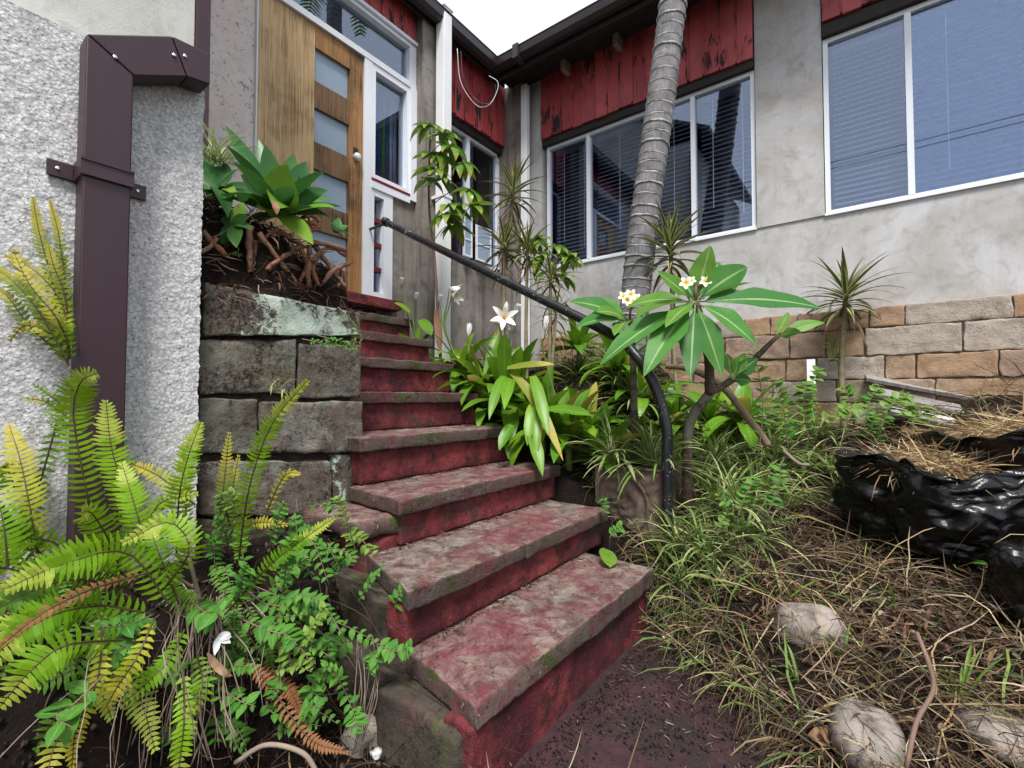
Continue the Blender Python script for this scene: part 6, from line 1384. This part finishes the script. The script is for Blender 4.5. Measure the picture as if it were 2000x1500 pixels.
for q_, r, lb in [([(460, 1490, 1.15), (520, 1455, 1.15), (590, 1470, 1.15), (620, 1510, 1.15)], 0.006, 'bent dead cane arching over the soil at the bottom edge'), ([(358, 1050, 1.25), (372, 1100, 1.24), (392, 1175, 1.27)], 0.005, 'pale cut fern stalk sticking up in front of the pier foot'), ([(295, 1082, 1.25), (330, 1115, 1.26), (380, 1150, 1.3)], 0.004, 'brown fallen stalk left of the pale cut stalk'),
                  ([(1790, 1235, 1.15), (1815, 1300, 1.1), (1822, 1350, 1.08), (1790, 1410, 1.05), (1770, 1500, 1.02)], 0.005, 'winding brown twig lying over the straw'), ([(1530, 880, 2.3), (1560, 905, 2.25), (1580, 908, 2.25)], 0.008, 'short curled tan root on the bank below the weeds')]:
    p0 = P(*q_[0]); mb = MB(); mb.tube(catmull([P(*q) for q in q_], 16), r, 7); tag(mb.build('twig', M['stem'] if 'brown' in lb else M['root'], None, True), lb, 'twig')

# ================================================================ small leafy weeds
WM = []
for i in range(4):
    mb = MB(); mb.blade((0, 0, 0), (1, 0, 0), 1.0, 0.58, 0.3 + 0.35 * i, OVATE, 0.22, 5, 0); WM.append(mb)
WA = [m.mesh('weed_leaf', M['weed'], smooth=True) for m in WM]; WB = [m.mesh('weed_leaf_pale', M['weed2'], smooth=True) for m in WM]
NM = []
for i in range(3):
    mb = MB(); mb.blade((0, 0, 0), (1, 0, 0), 1.0, 0.22, 0.5 + 0.5 * i, LANCE, 0.22, 6, 0); NM.append(mb.mesh('narrow_weed_leaf', M['weed2'], smooth=True))
def weed(pts, n, L, label, meshes=None, r=0.0018, group='small leafy weeds', jit=0.0):
    q = catmull([P(*p) for p in pts], 16); t = thing('weed', q[0], label, 'weed', group)
    mb = MB(); mb.tube(q, [r * (1.3 - i / 20) for i in range(17)], 5); mb.build('stem', M['stem'], t, True)
    for i in range(n):
        s = (0.15 + 0.85 * (i // 2 * 2 + rnd.random() * 0.5) / n) * 16; k = min(15, int(s)); p = q[k].lerp(q[k + 1], s - k); T = (q[k + 1] - q[k]).normalized()
        to = (EYE - p).normalized(); S = T.cross(to + Vector((0, 0, 0.8))).normalized() * (1 if i % 2 else -1)
        d = S + T * rnd.uniform(0.1, 0.7) + Vector((rnd.uniform(-.4, .4), rnd.uniform(-.4, .4), rnd.uniform(-.3, .4))); l = L * rnd.uniform(0.55, 1.15) * (0.7 if i > n - 3 else 1)
        l *= (1.25 if q[0].x > 1.6 else 0.95); inst(rnd.choice(meshes or WA), 'leaf', t, p + Vector((rnd.uniform(-1, 1), rnd.uniform(-1, 1), rnd.uniform(-1, 1))) * jit, d, to * 0.5 + Vector((rnd.uniform(-.4, .4), rnd.uniform(-.4, .4), 0.9)), l)
    return t
PAIR = 'creeping weed '
W_ = [([(560, 1130, 1.5), (580, 1060, 1.5), (575, 1000, 1.52)], 16, 0.04, 'upright weed in front of the lowest pier stone'), ([(520, 1160, 1.42), (560, 1120, 1.42), (600, 1090, 1.44)], 16, 0.04, 'weed sprig left of the slanting fern frond below the pier'),
      ([(610, 1090, 1.5), (640, 1070, 1.52), (680, 1080, 1.52), (690, 1100, 1.5)], 18, 0.032, 'weed tuft under the small red side block'), ([(480, 1150, 1.38), (520, 1180, 1.36), (570, 1180, 1.36), (620, 1170, 1.36)], 18, 0.042, 'long weed runner below the slanting fern frond'),
      ([(450, 1200, 1.3), (520, 1230, 1.28), (560, 1240, 1.28), (580, 1260, 1.26)], 18, 0.05, 'broad leaved weed hanging in the middle of the left bank'), ([(380, 1180, 1.25), (410, 1200, 1.22), (440, 1190, 1.2)], 12, 0.05, 'weed sprig in front of the hanging vine stems'),
      ([(300, 1200, 1.2), (250, 1220, 1.14), (200, 1225, 1.1)], 14, 0.045, 'weed with spread leaves in front of the ferns, upper left'), ([(270, 1250, 1.15), (230, 1270, 1.1), (210, 1300, 1.08)], 14, 0.045, 'weed below the spread leaves weed among the ferns'),
      ([(200, 1320, 1.05), (150, 1370, 1.0), (110, 1400, 0.97), (140, 1420, 0.96)], 8, 0.075, 'weed with the largest pointed leaves at the lower left'), ([(440, 1350, 1.25), (470, 1370, 1.22), (500, 1380, 1.22)], 10, 0.04, 'little weed under the dangling vine stems'),
      ([(520, 1370, 1.3), (530, 1390, 1.28), (560, 1400, 1.28)], 8, 0.036, 'tiny weed on the dark soil in front of the dead frond'), ([(640, 1330, 1.36), (620, 1320, 1.32), (610, 1350, 1.3), (640, 1370, 1.3)], 16, 0.036, 'bushy weed on the dark soil left of the bottom step'),
      ([(560, 1200, 1.4), (640, 1210, 1.38), (700, 1235, 1.38), (740, 1260, 1.38)], 16, 0.034, 'weed runner crossing towards the bottom step'), ([(730, 1250, 1.4), (760, 1270, 1.38), (790, 1270, 1.38), (805, 1260, 1.38)], 20, 0.036, 'weed tuft against the flank of the first step'),
      ([(720, 1270, 1.4), (735, 1290, 1.38), (720, 1310, 1.37)], 14, 0.038, 'weed hanging below the tuft at the first step'), ([(770, 1190, 1.5), (778, 1165, 1.48), (790, 1150, 1.48)], 7, 0.04, 'seedling at the broken joint of the second step'),
      ([(640, 1060, 1.6), (655, 1095, 1.56), (665, 1110, 1.56)], 16, 0.032, 'weed drooping from the mossy flank under the red side block'), ([(600, 990, 1.75), (640, 985, 1.7), (650, 1000, 1.7)], 10, 0.03, 'weed on top of the low pier stone beside the red block'),
      ([(480, 1110, 1.5), (470, 1060, 1.52), (480, 1030, 1.54)], 12, 0.034, 'weed between two fern fronds at the pier foot'), ([(400, 1080, 1.5), (410, 1050, 1.5), (440, 1035, 1.5)], 12, 0.036, 'weed at the join of roughcast wall and pier'),
      ([(350, 660, 1.75), (375, 640, 1.76), (395, 625, 1.76)], 16, 0.022, 'little dark weed rooted where wall meets pier'), ([(345, 640, 1.78), (338, 612, 1.78), (325, 600, 1.78)], 9, 0.026, 'pale star shaped sprig on the roughcast wall'),
      ([(590, 662, 1.85), (640, 672, 1.86), (700, 680, 1.87)], 40, 0.018, 'mat of tiny green weeds in the joint under the lichened stone'), ([(620, 655, 1.86), (660, 665, 1.86), (705, 668, 1.87)], 30, 0.018, 'mat of tiny weeds at the corner of the lichened stone'),
      ([(660, 600, 1.86), (690, 630, 1.86), (708, 665, 1.86)], 20, 0.014, 'mossy weed line down the edge of the lichened stone'), ([(440, 500, 1.87), (455, 495, 1.85), (470, 500, 1.85)], 10, 0.022, 'bright seedling in the soil under the small agave'),
      ([(975, 870, 2.75), (980, 860, 2.73), (985, 852, 2.73)], 8, 0.03, 'seedling growing on the riser of the fifth step'), ([(1178, 1005, 2.4), (1182, 985, 2.4), (1180, 975, 2.4)], 9, 0.03, 'seedling at the end of the third tread beside the planter'),
      ([(1190, 1050, 2.3), (1205, 1035, 2.3), (1215, 1025, 2.3)], 12, 0.03, 'weed at the end of the second tread beneath the planter'), ([(780, 865, 2.4), (810, 868, 2.4), (740, 872, 2.35)], 18, 0.014, 'mossy weed along the lip of the fifth tread')]
for a in W_: weed(a[0], a[1], a[2], a[3], WB if 'pale' in a[3] or 'bright' in a[3] else None, jit=0.006 if 'mat' in a[3] or 'moss' in a[3] else 0.0)
SPOT = ['by the pale fern stalk', 'under the lowest pier stone', 'beside the mossy flank', 'below the red side block', 'over the bare vine stems', 'above the dead brown frond', 'left of the first step', 'under the slanting frond', 'at the pier foot', 'among the bare roots', 'near the withered flower', 'over the dark hollow']
LOOK = ['drooping small leaved', 'upright fresh green', 'sprawling thin stemmed']
for i in range(36):
    x0_, y0_ = rnd.uniform(400, 720), rnd.uniform(1040, 1330); a = rnd.uniform(-0.6, 2.6) if i % 3 != 1 else rnd.uniform(-2.4, -0.8); l = rnd.uniform(60, 130); d0 = lut(y0_, [1040, 1180, 1330], [1.52, 1.36, 1.30]) + rnd.uniform(-0.03, 0.05) + (0.08 if x0_ > 600 else 0)
    weed([(x0_, y0_, d0 + 0.02), (x0_ + math.cos(a) * l * 0.5, y0_ + math.sin(a) * l * 0.4 - 14, d0 - 0.02), (x0_ + math.cos(a) * l, y0_ + math.sin(a) * l, d0 - 0.05)], rnd.randint(12, 20), rnd.uniform(0.026, 0.040), LOOK[i // 12] + ' weed ' + SPOT[i % 12] + ' on the left bank', WA if i % 4 else WB)
for i in range(14):
    x0_, y0_ = rnd.uniform(1440, 1800), rnd.uniform(800, 900); d0 = on_ground(x0_, y0_); b_ = P(x0_, y0_, d0); h_ = rnd.uniform(0.15, 0.4); t_ = b_ + Vector((rnd.uniform(-.1, .1), rnd.uniform(-.1, .1), h_))
    tp = [(x0_, y0_, d0), (x0_ + rnd.uniform(-20, 20), y0_ - h_ * 0.5 * F / d0, d0), (x0_ + rnd.uniform(-40, 40), y0_ - h_ * F / d0, d0)]
    weed(tp, rnd.randint(14, 22), rnd.uniform(0.03, 0.05), ['bushy', 'spindly', 'leaning', 'low', 'tall', 'ragged', 'leafy'][i % 7] + [' green weed between the frangipani and the planks', ' yellowish weed below the sandstone base'][i // 7], WA if i % 3 else WB, 0.0025)
for i in range(18):
    x0_, y0_ = rnd.uniform(300, 700), rnd.uniform(1300, 1470); a = rnd.uniform(-2.6, 2.6); l = rnd.uniform(50, 110); d0 = 1.24 + rnd.uniform(-0.05, 0.05) + (0.06 if x0_ > 560 else 0)
    weed([(x0_, y0_, d0 + 0.03), (x0_ + math.cos(a) * l * 0.5, y0_ + math.sin(a) * l * 0.4 - 14, d0), (x0_ + math.cos(a) * l, y0_ + math.sin(a) * l * 0.8, d0 - 0.03)], rnd.randint(8, 14), rnd.uniform(0.024, 0.038), ['sparse', 'trailing', 'dark leaved', 'half hidden', 'tiny', 'reddish stemmed'][i % 6] + ' low weed ' + ['under the bare vine stems', 'near the bent dead cane', 'beside the dead brown fronds'][i // 6], WA)
WR = [([(1480, 900, 2.6), (1490, 800, 2.6), (1480, 720, 2.62), (1470, 680, 2.62)], 22, 0.055, 'tall weed on a red stem right of the frangipani'), ([(1540, 880, 2.7), (1530, 800, 2.7), (1510, 740, 2.7)], 20, 0.05, 'bushy weed in front of the sandstone, left of the lone dracaena'), ([(1580, 860, 2.9), (1570, 790, 2.9), (1575, 740, 2.9)], 20, 0.055, 'weed below the lone dracaena, on its left'),
      ([(1690, 830, 3.1), (1700, 780, 3.1), (1720, 750, 3.1)], 20, 0.055, 'weed at the left end of the plank pile'), ([(1720, 840, 3.0), (1740, 790, 3.0), (1770, 770, 3.0)], 22, 0.055, 'spreading weed in front of the planks'), ([(1650, 840, 3.1), (1660, 790, 3.1), (1650, 750, 3.1)], 20, 0.05, 'weed at the foot of the lone dracaena'),
      ([(1780, 830, 2.9), (1790, 810, 2.9), (1795, 790, 2.9)], 22, 0.09, 'rosette weed with narrow leaves above the black bag'), ([(1760, 745, 3.5), (1810, 700, 3.5), (1860, 655, 3.52)], 26, 0.05, 'spindly weed reaching up across the sandstone'), ([(1640, 720, 3.6), (1625, 680, 3.6), (1620, 655, 3.6)], 14, 0.05, 'weed climbing beside the lone dracaena stem'),
      ([(1440, 1010, 2.2), (1460, 960, 2.2), (1480, 930, 2.2)], 16, 0.04, 'weed on the bank in the middle of the dry grass'), ([(1390, 1040, 2.2), (1420, 1000, 2.2), (1400, 960, 2.2)], 18, 0.035, 'small leaved weed right of the handrail post'), ([(1500, 1000, 2.2), (1520, 950, 2.2), (1525, 900, 2.25)], 16, 0.04, 'weed with upright stem in front of the rubbish bags'),
      ([(1560, 780, 3.3), (1590, 740, 3.3), (1600, 720, 3.3)], 18, 0.05, 'weed below the sandstone, right of the frangipani branch'), ([(1600, 830, 2.8), (1640, 800, 2.8), (1690, 800, 2.8)], 18, 0.045, 'low weed in the straw above the rubbish bags'), ([(1925, 1110, 1.9), (1935, 1095, 1.9), (1945, 1088, 1.9)], 3, 0.05, 'single round leaved seedling beside the black bag')]
for a in WR: weed(a[0], a[1], a[2], a[3], NM if 'narrow' in a[3] or 'spindly' in a[3] else (WA + WB), r=0.0025)
c_ = [([(1440, 1240, 1.8), (1470, 1150, 1.8), (1500, 1060, 1.82)], 'one'), ]
def tuft(x, y, n, L, label, lean=(0, 0)):
    d = on_ground(x, y); p = P(x, y, d); t = thing('grass_tuft', p, label, 'grass tuft', 'bright green grass tufts')
    for i in range(n):
        a = rnd.uniform(0, 6.28); e = rnd.uniform(0.4, 1.3); mb = MB()
        mb.blade(p, (math.cos(a) * math.cos(e) + lean[0], math.sin(a) * math.cos(e) + lean[1], math.sin(e)), L * rnd.uniform(0.6, 1.2), 0.009 * rnd.uniform(0.7, 1.3), rnd.uniform(0.6, 1.8), STRAP, 0.4, 7); mb.build('leaf', M['spider'] if i % 3 else M['weed2'], t, True)
for x, y, n, L, lb in [(1700, 1050, 12, 0.2, 'bright grass tuft in front of the first rubbish bag'), (1400, 1130, 9, 0.22, 'pale stemmed grass tuft on the bank edge above the path'), (1530, 1180, 8, 0.2, 'grass tuft just above the half buried sandbag'), (1560, 1340, 8, 0.12, 'young grass tuft between the two sandbags'), (1850, 1110, 9, 0.16, 'grass tuft under the corner of the rubbish bag'), (1300, 1110, 10, 0.2, 'grass tuft hanging over the right end of the first step'), (1270, 1060, 9, 0.2, 'grass tuft in front of the carved planter'), (1880, 1380, 10, 0.16, 'grass tuft near the bottom right corner'), (1650, 1290, 6, 0.12, 'short grass tuft on the straw right of the half buried sandbag'), (1750, 1200, 8, 0.2, 'yellowish grass tuft on the straw below the bags')]: tuft(x, y, n, L, lb)

# ================================================================ fallen flowers and leaves
def drop_on(x, y, z): r = ray(x, y); return EYE + r * ((z - CH) / r.z)
for x, y, z, s, lb in [(1425, 1298, 0.02, 0.75, 'fallen white flower with yellow heart on the red path'), (1303, 1250, 0.02, 0.65, 'fallen white flower lying closest to the first step'), (1488, 1283, 0.03, 0.4, 'small fallen white flower at the edge of the straw')]:
    p = drop_on(x, y, z); o = bpy.data.objects.new('fallen_flower', FLW); COL.objects.link(o); o.location = p; o.scale = (s,) * 3; o.rotation_euler = (0.3, 0.25, x * 0.1); tag(o, lb, 'flower', 'flowers fallen on the path')
p = drop_on(1188, 1092, 0.30); mb = MB(); mb.leaf(p + Vector((-0.045, -0.03, -0.02)), p + Vector((0.05, 0.05, 0.03)), 0.085, 0.15, (0, -0.3, 1), OVATE, 0.3, 8, 0.02); tag(mb.build('fallen_leaf', M['weed2'], None, True), 'bright lime green leaf lying on the first tread', 'leaf')
d = on_ground(1622, 1465); p = P(1622, 1462, d - 0.02) + Vector((0, 0, 0.03)); mb = MB()
for a in (-1.3, -0.65, 0, 0.65, 1.3):
    dv = (rt * math.sin(a) + Vector((0, 0, 0.55 * math.cos(a))) + Vector((-0.3, -0.2, 0)) * math.cos(a)); mb.leaf(p, p + dv * 0.07, 0.045, 0.05, (-0.6, -0.5, 0.6), OVATE, 0.2, 6, 0.03)
tag(mb.build('fallen_leaf', M['dead_leaf'], None, True), 'curled tan maple leaf lying in front of the nearest sandbag', 'leaf')
p = P(425, 1245, 1.22); mb = MB()
for i in range(5):
    a = rnd.uniform(0, 6.28); mb.leaf(p, p + Vector((math.cos(a) * 0.03, -0.01, math.sin(a) * 0.03 - 0.01)), 0.018, 0.1, (0, -1, 0.2), LANCE, 0.4, 6, 0.05)
tag(mb.build('withered_flower', M['petal'], None, True), 'withered white flower caught among the hanging vine stems', 'flower')
mb = MB(); mb.leaf(P(405, 1275, 1.24), P(455, 1320, 1.22), 0.02, -0.3, (0, -1, 0.3), LANCE, 0.4, 9, 0.06); tag(mb.build('dead_leaf', M['dead_leaf'], None, True), 'curled papery leaf under the withered white flower', 'leaf')
p = onX(1584, 716, 4.2); mb = MB(); mb.bar((p.x, p.y, p.z - 0.13), (p.x, p.y, p.z + 0.055), 0.055, 0.003, (1, 0.3, 0)); tag(mb.build('plant_tag', M['white']), 'small white plastic plant tag standing before the sandstone', 'plant tag')

# ================================================================ cables
cb = thing('cable', onX(965, 150, 4.0), 'loose grey cable loop hanging from the gutters in the corner', 'cable')
for pts in ([(893, 95, 4.15), (900, 160, 4.15), (930, 205, 4.15), (955, 205, 4.1), (970, 180, 4.1), (972, 160, 4.1), (955, 148, 4.1)], [(900, 100, 4.15), (905, 150, 4.13), (925, 190, 4.13), (950, 203, 4.1), (966, 190, 4.1), (968, 165, 4.1)]):
    mb = MB(); mb.tube(catmull([P(*q) for q in pts], 40), 0.0026, 6); mb.build('wire', M['white_alu'] if len(pts) == 7 else M['gutter'], cb, True)
for y0_, z0_ in ((0, 7.25), (0, 7.42)):
    mb = MB(); mb.tube([(-6, -25, z0_ + 0.5), (-6, -12, z0_ + 0.1), (-6, 0, z0_), (-6, 12, z0_ + 0.2), (-6, 25, z0_ + 0.6)], 0.009, 6); tag(mb.build('power_line', M['dark']), ('upper' if z0_ > 7.3 else 'lower') + ' overhead power line seen reflected in the wide windows', 'power line', 'power lines')
